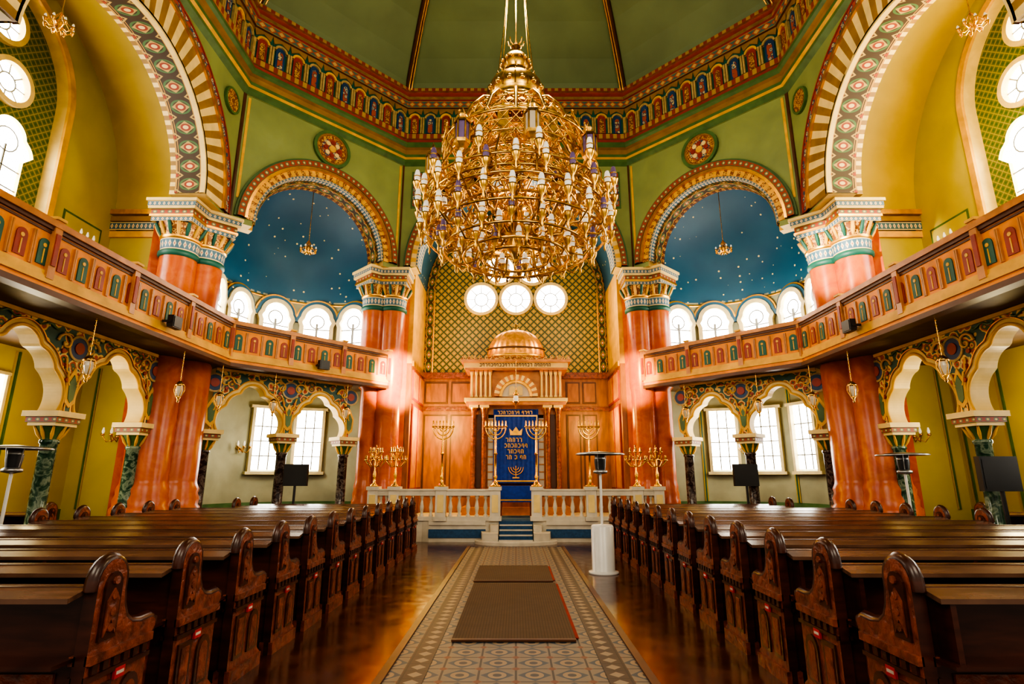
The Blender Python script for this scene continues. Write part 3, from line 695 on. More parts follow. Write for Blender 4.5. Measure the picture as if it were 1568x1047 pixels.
def bouquet(h):
    mb = MB()
    mb.lathe([(0.001,0),(0.11,0),(0.11,0.03),(0.04,0.08),(0.03,0.2),(0.05,0.3),(0.02,0.4),(0.018,h*0.9),(0.001,h*0.92)], BRASS, n=12)
    for tier, (z, R, k) in enumerate(((h*0.62, 0.26, 8), (h*0.82, 0.15, 6))):
        for i in range(k):
            a = 2*pi*i/k+tier*0.4
            mb.tube([(0,0,z-0.12),(R*0.5*cos(a),R*0.5*sin(a),z-0.14),(R*cos(a),R*sin(a),z)], 0.014, BRASS, 5)
            mb.lathe([(0.001,0),(0.035,0.01),(0.04,0.04),(0.018,0.04),(0.018,0.13),(0.001,0.15)], BRASS, (R*cos(a),R*sin(a),z), 8)
    mb.lathe([(0.001,0),(0.04,0.01),(0.04,0.04),(0.015,0.04),(0.015,0.12),(0.001,0.13)], BRASS, (0,0,h*0.9), 8)
    return mb
first = None
for sx in (-1, 1):
    for x in (3.08, 3.62):
        p = (sx*x, 14.62 if x < 3.3 else 14.66, 1.32)
        if first is None: first = bouquet(1.02).build('branched_candelabrum'); first.location = p
        else: inst(first, 'branched_candelabrum', p)

# ------------------------------------------------------------------ torah ark
mb = MB()
mb.box(-1.55, 1.55, 16.45, 17.7, 0.5, 0.72, ARKW); mb.box(-1.42, 1.42, 16.6, 17.7, 0.72, 1.0, PANELW)
for sx in (-1, 1):
    a_, b_ = sorted((sx*0.84, sx*1.35))
    mb.box(a_, b_, 16.95, 17.7, 1.0, 3.75, PANELW)
    mb.box(a_+0.06, b_-0.06, 16.92, 16.95, 1.2, 3.4, BROWN)
    for x in (0.95, 1.27):
        mb.box(sx*x-0.10, sx*x+0.10, 16.68, 16.9, 1.0, 1.2, ARKW)
        mb.lathe([(0.09,0),(0.10,0.04),(0.075,0.08),(0.072,2.1),(0.09,2.14),(0.075,2.18),(0.12,2.36)], WOODL, (sx*x, 16.8, 1.2), 16)
        mb.lathe([(0.07,0),(0.10,0.08),(0.13,0.16)], GOLD, (sx*x, 16.8, 3.42), 12)
        mb.box(sx*x-0.14, sx*x+0.14, 16.66, 16.94, 3.58, 3.66, CREAM)
    a_, b_ = sorted((sx*0.66, sx*0.84)); mb.box(a_, b_, 17.0, 17.05, 1.15, 3.3, WHITE)
    for z in [1.25+0.22*i for i in range(10)]: mb.box(a_, b_, 16.97, 17.0, z, z+0.03, ARKW)
mb.box(-1.50, 1.50, 16.62, 17.7, 3.66, 3.76, ARKW); mb.box(-1.55, 1.55, 16.56, 17.7, 3.76, 3.86, CREAM)
mb.box(-1.40, 1.40, 16.80, 17.7, 3.86, 4.72, ARKW)
mb.box(-0.84, 0.84, 17.0, 17.1, 3.40, 3.66, ARKW)
mb.ring(0, 3.92, 0.50, 0.66, 16.62, 16.82, [CREAM, ARKW], 22); mb.ring(0, 3.92, 0.42, 0.50, 16.68, 16.82, GOLD, 22)
mb.plate(archpts(0, 3.92, 0.44, 20), [], 16.74, 16.81, WHITE)
for sx in (-1, 1):
    mb.plate([(sx*0.02, 3.96), (sx*0.02, 4.15)]+[(sx*(0.11-0.09*cos(t)), 4.15+0.09*sin(t)) for t in [pi*k/8 for k in range(9)]]+[(sx*0.20, 3.96)], [], 16.70, 16.74, CREAM)
    for x in (0.78, 0.92, 1.06, 1.20, 1.34):
        mb.lathe([(0.05,0),(0.05,0.04),(0.035,0.06),(0.033,0.66),(0.05,0.70),(0.06,0.76)], CREAM, (sx*x, 16.72, 3.90), 10)
        mb.box(sx*x-0.06, sx*x+0.06, 16.66, 16.78, 4.66, 4.72, ARKW)
mb.box(-1.55, 1.55, 16.58, 17.7, 4.72, 4.78, ARKW); mb.box(-1.58, 1.58, 16.55, 17.7, 4.78, 4.94, CREAM); mb.box(-1.66, 1.66, 16.48, 17.7, 4.94, 5.02, ARKW)
random.seed(3)
def hebrew(mb, xc, z, y, w, h, m):
    x = xc-w/2
    while x < xc+w/2-h*0.5:
        if random.random() < 0.15: x += h*0.5; continue
        k = random.randint(0, 3); t = h*0.18
        mb.box(x, x+h*0.6, y-0.008, y, z+h-t, z+h, m)
        mb.box(x+h*0.6-t, x+h*0.6, y-0.008, y, z, z+h, m)
        if k == 1: mb.box(x, x+h*0.6, y-0.008, y, z, z+t, m)
        if k == 2: mb.box(x, x+t, y-0.008, y, z, z+h*0.7, m)
        if k == 3: mb.box(x, x+t, y-0.008, y, z+h*0.3, z+h, m)
        x += h*0.85
hebrew(mb, 0, 4.81, 16.55, 2.2, 0.10, BROWN)
for i in range(19):
    x = -1.6+3.2*i/18
    mb.plate([(x-0.07,5.02),(x-0.07,5.07),(x-0.035,5.07),(x-0.035,5.12),(x,5.16),(x+0.035,5.12),(x+0.035,5.07),(x+0.07,5.07),(x+0.07,5.02)], [], 16.50, 16.55, CARVG)
mb.lathe([(1.0,0),(1.0,0.10),(0.92,0.12)], CARVG, (0,17.1,5.02), 32, sc=(1,0.55))
ARKD = mat('ark_dome_gilt', (0.85, 0.38, 0.08), 0.30, 0.6, nscale=10, var=0.3)
vs = []; fs = []; NA, NB = 96, 14
for j in range(NB+1):
    t = pi/2*j/NB
    for i in range(NA):
        a = 2*pi*i/NA; r = 0.90*cos(t)**0.8*(1+0.03*abs(cos(a*10))) if j < NB else 0.001
        vs.append((r*cos(a), 17.1+0.55*r*sin(a), 5.14+0.95*sin(t)))
for j in range(NB):
    for i in range(NA): fs.append((j*NA+i, j*NA+(i+1)%NA, (j+1)*NA+(i+1)%NA, (j+1)*NA+i))
mb.add(vs, fs, ARKD, True)
mb.lathe([(0.95,0),(0.97,0.04),(0.93,0.07)], GOLD, (0,17.1,5.16), 32, sc=(1,0.57)); mb.lathe([(0.90,0),(0.93,0.03),(0.88,0.05)], BROWN, (0,17.1,5.42), 32, sc=(1,0.57))
mb.lathe([(0.12,0),(0.14,0.05),(0.05,0.10),(0.08,0.17),(0.03,0.23),(0.015,0.33),(0.001,0.40)], BRASS, (0,17.1,6.07), 12)
ark = mb.build('torah_ark')
mb = MB(); yc = 16.93
n = 48; vs = []
for j, z in enumerate((1.38, 3.56)):
    for i in range(n+1):
        x = -0.68+1.36*i/n; vs.append((x, yc+0.012*sin(i*1.3), z))
mb.add(vs, [(i, i+1, n+1+i+1, n+1+i) for i in range(n)], VELVET, True)
y = yc-0.02
mb.box(-0.65, 0.65, y-0.006, y, 3.34, 3.38, GOLD)
for x in (-0.65, 0.62): mb.box(x, x+0.03, y-0.006, y, 1.45, 3.34, GOLD)
mb.box(-0.65, 0.65, y-0.006, y, 1.42, 1.46, GOLD); hebrew(mb, 0, 3.41, y, 1.1, 0.10, GOLD)
mb.plate([(-0.17,2.78),(-0.20,2.98),(-0.10,2.89),(0,3.03),(0.10,2.89),(0.20,2.98),(0.17,2.78)], [], y-0.012, y, GOLD)
for i, w_ in enumerate((0.6,0.68,0.5,0.6)): hebrew(mb, 0, 2.58-0.17*i, y, w_, 0.12, GOLD)
for R in (0.08,0.15,0.22):
    mb.tube([(R*cos(t), y-0.01, 1.84+R*sin(t)) for t in [pi+pi*k/12 for k in range(13)]], 0.012, GOLD, 5)
mb.tube([(0,y-0.01,1.54),(0,y-0.01,1.88)], 0.014, GOLD, 5); mb.box(-0.10,0.10,y-0.02,y,1.52,1.55,GOLD)
cu = mb.build('curtain'); cu.parent = ark
mb = MB()
mb.box(-0.50, 0.50, 15.5, 16.0, 1.28, 1.32, VELVET); mb.box(-0.51, 0.51, 15.49, 15.50, 0.90, 1.32, VELVET)
for sx in (-1,1): mb.box(min(sx*0.5,sx*0.51), max(sx*0.5,sx*0.51), 15.5, 16.0, 0.90, 1.32, VELVET)
for sx in (-1, 1):
    for yy in (15.55, 15.95): mb.lathe([(0.04,0),(0.03,0.1),(0.045,0.3),(0.03,0.5),(0.04,0.765)], WOODL, (sx*0.42, yy, 0.515), 10)
mb.box(-0.45, 0.45, 15.484, 15.49, 0.94, 0.97, GOLD)
mb.build('reading_table')

# ------------------------------------------------------------------ pews
def pewmesh(L):
    mb = MB()
    prof = [(0,0),(0,0.96)]+[(0.11-0.11*cos(t), 0.99+0.12*sin(t)) for t in [pi*k/10 for k in range(11)]]+[(0.22,0.93),(0.235,0.85),(0.27,0.78),(0.33,0.735),(0.41,0.72),(0.51,0.725),(0.55,0.705),(0.555,0.67),(0.53,0.64),(0.50,0.63),(0.50,0.14),(0.55,0.10),(0.55,0)]
    for x in (0, L-0.07):
        mb.plate(prof, [], x, x+0.07, WOODL, WOOD, axis='x')
        for xo in (x-0.014, x+0.07):
            mb.plate([(0.045,0.70),(0.045,0.97)]+[(0.11-0.065*cos(t), 0.97+0.075*sin(t)) for t in [pi*k/8 for k in range(9)]]+[(0.175,0.97),(0.175,0.70)], [], xo, xo+0.014, WOOD, axis='x')
            mb.plate([(0.065,0.72),(0.065,0.90),(0.11,0.96),(0.155,0.90),(0.155,0.72),(0.11,0.80)], [], xo-0.008, xo+0.022, WOODL, axis='x')
            for zz in (0.76, 0.84, 0.92, 1.0):
                mb.plate(circ(0.11, zz, 0.022, 8), [], xo-0.014, xo+0.028, WOODL, axis='x')
            mb.box(xo-0.01, xo+0.024, 0.0, 0.51, 0.60, 0.645, WOODL); mb.box(xo-0.006, xo+0.02, 0.0, 0.50, 0.52, 0.545, WOOD)
            for yy in (0.03, 0.11, 0.19, 0.27, 0.35, 0.43): mb.box(xo-0.004, xo+0.018, yy, yy+0.04, 0.55, 0.595, WOOD)
            mb.plate([(0.28,0.16),(0.28,0.36)]+[(0.36-0.08*cos(t), 0.38+0.09*sin(t)) for t in [pi*k/8 for k in range(9)]]+[(0.44,0.36),(0.44,0.16)], [], xo, xo+0.014, WOOD, axis='x')
            mb.plate([(0.31,0.18),(0.31,0.36)]+[(0.36-0.05*cos(t), 0.37+0.06*sin(t)) for t in [pi*k/8 for k in range(9)]]+[(0.41,0.36),(0.41,0.18)], [], xo-0.004, xo+0.018, WOODL, axis='x')
            mb.box(xo, xo+0.014, 0.05, 0.20, 0.16, 0.48, WOOD); mb.box(xo-0.006, xo+0.02, 0.08, 0.17, 0.19, 0.45, WOODL)
            mb.box(xo-0.012, xo+0.026, -0.01, 0.53, 0.0, 0.10, WOODL)
        mb.tube([(x+0.035, p[0], p[1]) for p in prof[1:-3]], 0.038, WOOD, 6)
    mb.box(0.07, L-0.07, 0.03, 0.07, 0.10, 0.98, WOOD)
    mb.box(0.07, L-0.07, 0.06, 0.48, 0.41, 0.45, WOOD)
    mb.box(0.07, L-0.07, 0.42, 0.45, 0.05, 0.41, WOOD)
    vs = [(0.07,-0.11,0.945),(L-0.07,-0.11,0.945),(L-0.07,0.07,0.985),(0.07,0.07,0.985),(0.07,-0.11,0.92),(L-0.07,-0.11,0.92),(L-0.07,0.07,0.96),(0.07,0.07,0.96)]
    mb.add(vs, [(0,1,2,3),(4,7,6,5),(0,4,5,1),(1,5,6,2),(2,6,7,3),(3,7,4,0)], WOODT)
    mb.box(0.07, L-0.07, -0.14, 0.03, 0.62, 0.64, WOOD)
    k = int(L/1.1)
    for i in range(k):
        a_ = 0.12+(L-0.24)*i/k; mb.box(a_+0.05, a_+(L-0.24)/k-0.05, 0.015, 0.03, 0.18, 0.56, WOODL)
        mb.box(a_, a_+0.03, -0.10, 0.03, 0.62, 0.93, WOOD)
    return mb
LABW = mat('label_white', (0.55, 0.5, 0.45), 0.5); LABR = mat('label_red', (0.5, 0.02, 0.02), 0.5)
def pew_named(L):
    m = pewmesh(L)
    for xo, sg in ((-0.022, -1), (L+0.007, 1)):
        m.box(xo, xo+0.015, 0.21, 0.29, 0.475, 0.53, LABR)
        e = xo-0.002 if sg < 0 else xo+0.015
        m.box(e, e+0.002, 0.22, 0.28, 0.495, 0.512, LABW)
    return m
rows = [3.18+0.78*k for k in range(13)]
base = {}
for i, d in enumerate(rows):
    L = 4.35 if d < 11.2 else 3.55
    for sx in (-1, 1):
        if L not in base: o = pew_named(L).build('pew'); base[L] = o
        else: o = inst(base[L], 'pew')
        o.location = (2.10 if sx > 0 else -2.22-L, d, 0.0)
for d in (5.5, 6.9, 8.3, 9.7):
    for sx in (-1, 1):
        L = 1.5
        if L not in base: o = pew_named(L).build('pew'); base[L] = o
        else: o = inst(base[L], 'pew')
        o.location = (7.85 if sx > 0 else -7.85-L, d, 0)

# ------------------------------------------------------------------ patio heaters
def heater():
    mb = MB()
    mb.lathe([(0.001,0.0),(0.25,0.0),(0.25,0.03),(0.20,0.04),(0.19,0.05),(0.19,0.74),(0.17,0.77),(0.001,0.78)], WPLAST, n=28)
    mb.lathe([(0.022,0.77),(0.022,1.62)], WPLAST, n=12)
    mb.lathe([(0.03,1.60),(0.12,1.62),(0.12,1.66),(0.09,1.68)], STEEL, n=20)
    mb.lathe([(0.085,1.68),(0.10,1.80),(0.10,1.86)], BLACK, n=20); mb.lathe([(0.09,1.86),(0.09,1.94),(0.001,1.95)], STEEL, n=20)
    for i in range(3):
        a = 2*pi*i/3; mb.tube([(0.08*cos(a),0.08*sin(a),1.66),(0.11*cos(a),0.11*sin(a),1.95)], 0.008, STEEL, 5)
    mb.lathe([(0.42,1.93),(0.40,1.955),(0.15,1.98),(0.001,1.99)], STEEL, n=32); mb.lathe([(0.42,1.93),(0.42,1.945)], STEEL, n=32)
    return mb
h0 = heater().build('patio_heater'); h0.location = (1.46, 9.88, 0)
inst(h0, 'patio_heater', (-6.98, 7.9, 0)); inst(h0, 'patio_heater', (6.95, 10.2, 0))

# ------------------------------------------------------------------ pendants
def lantern(chain, s=1.0):
    mb = MB()
    mb.tube([(0,0,0),(0,0,-chain)], 0.008, BRASS, 5)
    for i in range(int(chain/0.08)): mb.sphere((0,0,-0.04-0.08*i), 0.014, BRASS, 6, 4)
    z = -chain
    mb.lathe([(0.001,0.03*s),(0.05*s,0.0),(0.10*s,-0.06*s),(0.105*s,-0.09*s),(0.07*s,-0.10*s)], BRASS, (0,0,z), 12)
    mb.lathe([(0.07*s,-0.10*s),(0.085*s,-0.18*s),(0.06*s,-0.32*s),(0.03*s,-0.36*s)], GLASSR, (0,0,z), 8, smooth=False)
    mb.lathe([(0.045*s,-0.34*s),(0.05*s,-0.37*s),(0.02*s,-0.42*s),(0.03*s,-0.46*s),(0.001,-0.50*s)], BRASS, (0,0,z), 10)
    for i in range(6):
        a = pi/3*i+0.4; mb.tube([(0.10*s*cos(a),0.10*s*sin(a),z-0.08*s),(0.11*s*cos(a),0.11*s*sin(a),z-0.2*s),(0.05*s*cos(a),0.05*s*sin(a),z-0.36*s)], 0.010*s, BRASS, 4)
    return mb
l0 = None
for sx in (-1, 1):
    for (x, y) in ((6.35, 5.9), (6.35, 8.1), (6.35, 10.4), (6.30, 11.75), (5.60, 12.80), (4.35, 14.25)):
        if l0 is None: l0 = lantern(0.60, 0.8).build('hanging_lantern'); l0.location = (sx*x, y, 3.90)
        else: inst(l0, 'hanging_lantern', (sx*x, y, 3.90))
def corona(chain, q=0.75):
    mb = MB(); mb.tube([(0,0,0),(0,0,-chain)], 0.010, BRASS, 5)
    mb.M = Matrix.Translation((0,0,-chain)) @ Matrix.Scale(q, 4); z = 0
    mb.lathe([(0.001,0.05),(0.04,0),(0.10,-0.06),(0.06,-0.12),(0.09,-0.2),(0.03,-0.30),(0.001,-0.34)], BRASS, (0,0,z), 12)
    for i in range(8):
        a = pi/4*i; R = 0.28
        mb.tube([(0.05*cos(a),0.05*sin(a),z-0.16),(0.18*cos(a),0.18*sin(a),z-0.26),(R*cos(a),R*sin(a),z-0.17)], 0.018, BRASS, 5)
        mb.tube([(0,0,z+0.25),(0.16*cos(a),0.16*sin(a),z-0.05),(R*cos(a),R*sin(a),z-0.17)], 0.010, BRASS, 4)
        mb.lathe([(0.001,-0.08),(0.02,-0.04),(0.04,0.01),(0.045,0.05),(0.02,0.05)], BRASS, (R*cos(a),R*sin(a),z-0.17), 8)
        mb.lathe([(0.025,0.05),(0.03,0.10),(0.015,0.14)], GLASSL, (R*cos(a),R*sin(a),z-0.17), 8)
    mb.M = Matrix(); return mb
def diagp(nm, s, t): v = face(nm) @ Vector((s, t, 0)); return (v.x, v.y)
c0 = None
for nm in ('southeast', 'northeast'):
    x, y = diagp(nm, 0, 0.9)
    if c0 is None: c0 = corona(1.85).build('small_chandelier'); c0.location = (x, y, 9.55)
    else: inst(c0, 'small_chandelier', (x, y, 9.55))
for sx in (-1, 1): inst(c0, 'small_chandelier', (sx*8.2, 8.35, 11.38), 0.3)
mb = MB(); mb.tube([(0,0,1.35),(0,0,0.45)], 0.008, BRASS, 5); mb.tube([(0,0,1.35),(0,0.55,1.45)], 0.010, BRASS, 5)
mb.lathe([(0.001,0.48),(0.06,0.42),(0.09,0.36),(0.05,0.33)], BRASS, n=12); mb.lathe([(0.06,0.33),(0.08,0.24),(0.05,0.14)], GLASSL, n=12); mb.lathe([(0.10,0.16),(0.08,0.10),(0.03,0.04),(0.001,-0.06)], BRASS, n=12)
for i in range(3): a = 2*pi*i/3; mb.tube([(0.10*cos(a),0.10*sin(a),0.15),(0,0,0.6)], 0.006, BRASS, 4)
o = mb.build('eternal_light'); o.location = (0, 15.92, 3.5)

# ------------------------------------------------------------------ great chandelier
mb = MB(); mb.M = FR(0, CY)
BR2 = ABRASS
mb.tube([(0,0,16.5),(0,0,9.2)], 0.012, BR2, 5)
for i in range(4):
    a = pi/4+pi/2*i
    mb.tube([(0,0,14.5),(0.20*cos(a),0.20*sin(a),10.6),(0.30*cos(a),0.30*sin(a),9.3),(0.42*cos(a),0.42*sin(a),8.35)], 0.009, BR2, 5)
mb.lathe([(0.02,9.20),(0.03,9.14),(0.08,9.10),(0.03,9.05),(0.05,9.00),(0.03,8.95),(0.10,8.92),(0.19,8.87),(0.25,8.77),(0.26,8.67),(0.22,8.58),(0.20,8.53),(0.28,8.49),(0.24,8.45),(0.34,8.40),(0.45,8.28),(0.49,8.12),(0.47,7.98),(0.40,7.91),(0.52,7.87),(0.52,7.80),(0.36,7.76)], BR2, n=28)
for i in range(8):
    a = 2*pi*i/8; mb.tube([(0.02*cos(a),0.02*sin(a),9.10),(0.13*cos(a),0.13*sin(a),9.13),(0.15*cos(a),0.15*sin(a),9.22)], 0.014, BR2, 4)
for zc, R, k, hgt in ((8.50, 0.31, 12, 0.10), (7.86, 0.52, 16, -0.16)):
    for i in range(k):
        a = 2*pi*i/k; mb.tube([(R*0.8*cos(a),R*0.8*sin(a),zc),(R*cos(a),R*sin(a),zc+hgt*0.4),(R*1.06*cos(a),R*1.06*sin(a),zc+hgt)], [0.022,0.020,0.008], BR2, 5)
for i in range(14):
    a = 2*pi*i/14
    for zc, R, rr in ((8.10, 0.485, 0.05), (8.72, 0.265, 0.03)):
        mb.sphere((R*cos(a),R*sin(a),zc), rr, BR2, 8, 5)
    mb.tube([(0.48*cos(a+0.2),0.48*sin(a+0.2),7.99),(0.50*cos(a+0.2),0.50*sin(a+0.2),8.13),(0.41*cos(a+0.2),0.41*sin(a+0.2),8.34)], 0.014, BR2, 4)
mb.lathe([(0.05,8.0),(0.05,4.95)], BR2, n=10)
def lattice(R0, z0, R1, z1, n, r=0.012, curve=0.0):
    for k in range(n):
        for sg in (-1, 1):
            pts = []
            for j in range(7):
                t = j/6; a = 2*pi*(k+sg*t*1.5)/n; R = R0+(R1-R0)*t+curve*sin(pi*t); pts.append((R*cos(a), R*sin(a), z0+(z1-z0)*t))
            mb.tube(pts, r, BR2, 4)
def hoop(R, z, r=0.02, n=48): mb.tube([(R*cos(2*pi*i/n), R*sin(2*pi*i/n), z) for i in range(n)], r, BR2, 6, closed=True)
lattice(0.46, 7.76, 1.08, 7.10, 24, 0.020, 0.08); hoop(0.46,7.78,0.03); hoop(0.84,7.48,0.024); hoop(1.10,7.08,0.03)
for i in range(16):
    a = 2*pi*i/16
    pts = [(R*cos(a), R*sin(a), z) for R, z in ((0.46,7.80),(0.76,7.66),(0.98,7.40),(1.12,7.12),(1.22,6.95))]
    mb.tube(pts, 0.030, BR2, 6)
    a += pi/16
    for R, z in ((0.64,7.66),(0.85,7.46),(1.00,7.26)):
        mb.sphere((R*cos(a), R*sin(a), z), 0.055, BR2, 6, 4)
def gallery_ring(R, zt, zb, n, hgt=0.16):
    hoop(R, zt, 0.028); hoop(R*0.99, zb, 0.024); hoop(R, (zt+zb)/2, 0.012)
    lattice(R, zb, R, zt, n*2, 0.011)
    for i in range(n):
        a = 2*pi*(i+0.5)/n; da = 2*pi/n*0.48
        for base_z, sg in ((zt, 1), (zb, -1)):
            P = [(-1,0),(-0.75,0.45),(-0.35,0.55),(0,1.15),(0.35,0.55),(0.75,0.45),(1,0)]
            vs = [(R*1.01*cos(a+t*da), R*1.01*sin(a+t*da), base_z+sg*hgt*h_) for t, h_ in P]
            mb.tube(vs, 0.013, BR2, 4)
            vs = [(R*cos(a+t*da*0.6), R*sin(a+t*da*0.6), base_z+sg*hgt*h_*0.7) for t, h_ in P]
            mb.add(vs, [(0,1,2,3,4,5,6)], BR2)
            mb.sphere((R*1.01*cos(a), R*1.01*sin(a), base_z+sg*hgt*1.3), 0.020, BR2, 6, 4)
        h0_, h1_ = zb+(zt-zb)*0.12, zb+(zt-zb)*0.88
        mb.add([(R*cos(a+t*da*0.45), R*sin(a+t*da*0.45), z) for t, z in ((-1,h0_),(1,h0_),(1,h1_),(-1,h1_))], [(0,1,2,3)], BR2)
gallery_ring(0.60, 7.12, 6.80, 12, 0.18); gallery_ring(1.24, 6.92, 6.58, 20, 0.17); gallery_ring(0.86, 6.60, 6.36, 14, 0.13); gallery_ring(1.46, 5.86, 5.66, 26, 0.10)
def lamp_lantern(c, v):
    mb.lathe([(0.001,0.66),(0.025,0.60),(0.05,0.54),(0.03,0.50),(0.12,0.42),(0.13,0.38)], BR2, c, 6, smooth=False)
    mb.lathe([(0.10,0.38),(0.10,0.08)], GLASSB if v else GLASSR, c, 6, smooth=False)
    mb.lathe([(0.13,0.08),(0.12,0.03),(0.05,-0.05),(0.02,-0.12),(0.001,-0.18)], BR2, c, 6, smooth=False)
    for j in range(6):
        b_ = 2*pi*j/6; mb.tube([(c[0]+0.11*cos(b_), c[1]+0.11*sin(b_), c[2]+0.06),(c[0]+0.11*cos(b_), c[1]+0.11*sin(b_), c[2]+0.41)], 0.014, BR2, 4)
for i in range(8):
    a = 2*pi*(i+0.22)/8; R = 1.40
    lamp_lantern((R*cos(a), R*sin(a), 6.34), i % 2)
    mb.tube([(1.0*cos(a),1.0*sin(a),6.15),(1.25*cos(a),1.25*sin(a),6.05),(R*cos(a),R*sin(a),6.2)], 0.018, BR2, 5)
def candle(x, y, z, s=1.0, v=0):
    mb.lathe([(0.001,-0.20*s),(0.02*s,-0.16*s),(0.012*s,-0.11*s),(0.045*s,-0.05*s),(0.062*s,0.0),(0.062*s,0.02*s),(0.03*s,0.02*s)], BR2, (x,y,z), 8)
    mb.lathe([(0.034*s,0.02*s),(0.042*s,0.09*s),(0.034*s,0.16*s),(0.024*s,0.19*s)], GLASSB if v else GLASSL, (x,y,z), 8)
    mb.lathe([(0.046*s,0.085*s),(0.046*s,0.10*s)], BR2, (x,y,z), 8)
random.seed(11)
tiers = [(1.62, 5.86, 24), (1.56, 5.48, 24), (1.64, 6.15, 12), (1.26, 5.26, 18), (0.92, 5.16, 14), (1.20, 5.78, 14), (0.58, 5.14, 9)]
for ti, (R, z, k) in enumerate(tiers):
    hoop(R*0.93, z-0.14, 0.02)
    for i in range(k):
        a = 2*pi*(i+0.5*(ti % 2))/k+0.1*ti; zz = z+random.uniform(-0.06, 0.06)
        candle(R*cos(a), R*sin(a), zz, 1.2, 1 if random.random() < 0.32 else 0)
        r0 = R*0.60
        if i % 2 == 0: mb.tube([(r0*cos(a), r0*sin(a), zz+0.14),(R*0.70*cos(a), R*0.70*sin(a), zz-0.18),(R*0.88*cos(a), R*0.88*sin(a), zz-0.24),(R*cos(a), R*sin(a), zz-0.06)], 0.018, BR2, 5)
        else: mb.tube([(R*0.93*cos(a), R*0.93*sin(a), zz-0.14),(R*0.97*cos(a), R*0.97*sin(a), zz-0.20),(R*cos(a), R*sin(a), zz-0.10)], 0.014, BR2, 5)
        if i % 2 == 0:
            b_ = a+pi/k; q = R*0.90
            mb.tube([(q*cos(b_)+0.07*cos(t)*-sin(b_), q*sin(b_)+0.07*cos(t)*cos(b_), zz+0.02+0.09*sin(t)) for t in [2*pi*j/8 for j in range(8)]], 0.014, BR2, 4, closed=True)
for i in range(16):
    a = 2*pi*i/16
    mb.tube([(R*cos(a), R*sin(a), z) for R, z in ((0.05,5.65),(0.35,5.37),(0.75,5.45),(1.05,5.85),(1.30,5.93),(1.50,5.65))], 0.028, BR2, 6)
    mb.tube([(R*cos(a+0.2), R*sin(a+0.2), z) for R, z in ((1.22,6.56),(1.34,6.35),(1.50,6.05),(1.49,5.75))], 0.016, BR2, 5)
    mb.tube([(R*cos(a), R*sin(a), z) for R, z in ((0.06,6.25),(0.4,6.0),(0.8,6.2),(1.15,6.1),(1.22,6.35))], 0.022, BR2, 6)
    for q in range(6):
        R = 0.35+0.21*q; z = 5.45+0.10*q+0.1*sin(q*2)
        mb.sphere((R*cos(a+0.1), R*sin(a+0.1), z), 0.045, BR2, 6, 4)
        mb.tube([(R*cos(a+0.1+0.10*cos(t)), R*sin(a+0.1+0.10*cos(t)), z+0.16+0.10*sin(t)) for t in [2*pi*j/8 for j in range(8)]], 0.012, BR2, 4, closed=True)
mb.lathe([(0.05,6.05),(0.20,5.85),(0.30,5.65),(0.24,5.43),(0.12,5.35),(0.20,5.23),(0.08,5.07),(0.04,4.97),(0.001,4.90)], BR2, n=20)
mb.lathe([(0.05,7.0),(0.18,6.8),(0.24,6.6),(0.10,6.4),(0.16,6.2),(0.06,6.0)], BR2, n=16)
mb.build('grand_chandelier')

# ------------------------------------------------------------------ speakers, screens, sconces
def flood():
    mb = MB(); mb.box(-0.13,0.13,-0.05,0.06,-0.10,0.12,BLACK); mb.box(-0.11,0.11,-0.06,-0.05,-0.08,0.10,BLACK); mb.box(-0.02,0.02,0.06,0.14,-0.03,0.03,BLACK); mb.box(-0.15,-0.13,-0.02,0.14,-0.02,0.02,BLACK); mb.box(0.13,0.15,-0.02,0.14,-0.02,0.02,BLACK); return mb
f0 = None
for (x, y, r) in ((-6.08, 9.55, pi/2), (-4.72, 13.42, pi/4), (6.08, 9.8, -pi/2)):
    if f0 is None: f0 = flood().build('wall_speaker'); f0.location = (x, y, 4.22); f0.rotation_euler = (0,0,r)
    else: inst(f0, 'wall_speaker', (x, y, 4.22), r)
def speaker():
    mb = MB(); mb.box(-0.28,0.28,-0.04,0.06,1.35,1.85,BLACK); mb.box(-0.25,0.25,-0.045,-0.04,1.39,1.81,BLACK); mb.lathe([(0.03,0.02),(0.03,1.4)], BLACK, n=10); mb.lathe([(0.001,0.03),(0.22,0.02),(0.22,0.0)], BLACK, n=16); return mb
s0 = None
for (x, y) in ((-5.2, 13.5), (5.35, 13.3), (7.1, 8.4)):
    if s0 is None: s0 = speaker().build('screen_on_stand'); s0.location = (x, y, 0)
    else: inst(s0, 'screen_on_stand', (x, y, 0))
def sconce():
    mb = MB(); mb.lathe([(0.001,-0.02),(0.08,-0.02),(0.08,0.02),(0.001,0.02)], BRASS, n=14)
    mb.tube([(0,0,0),(0,-0.15,-0.05),(0,-0.22,0.02)], 0.014, BRASS, 5)
    for dx in (-0.18, 0, 0.18):
        mb.tube([(0,-0.12,-0.06),(dx*0.6,-0.2,-0.12),(dx,-0.24,0.0)], 0.012, BRASS, 5)
        mb.lathe([(0.001,0),(0.035,0.01),(0.04,0.05),(0.02,0.05)], BRASS, (dx,-0.24,0), 8); mb.lathe([(0.016,0.05),(0.03,0.10),(0.012,0.18)], GLASSL, (dx,-0.24,0), 8)
    return mb
c1 = None
pl = []
for sx in (-1, 1):
    pl += [(sx*9.56, 11.2, 6.55, -sx*pi/2), (sx*8.6, 12.18, 2.4, 0)]
for nm in ('southeast', 'northeast'):
    for lv, z in ((15, 2.3), (-44, 5.2), (44, 5.2)):
        a = radians(90+lv); v = face(nm) @ Vector((2.33*cos(a), 0.45+2.33*sin(a), 0)); pl.append((v.x, v.y, z, ANG[nm]+a-pi/2))
for (x, y, z, r) in pl:
    if c1 is None: c1 = sconce().build('wall_sconce'); c1.location = (x,y,z); c1.rotation_euler = (0,0,r)
    else: inst(c1, 'wall_sconce', (x,y,z), r)

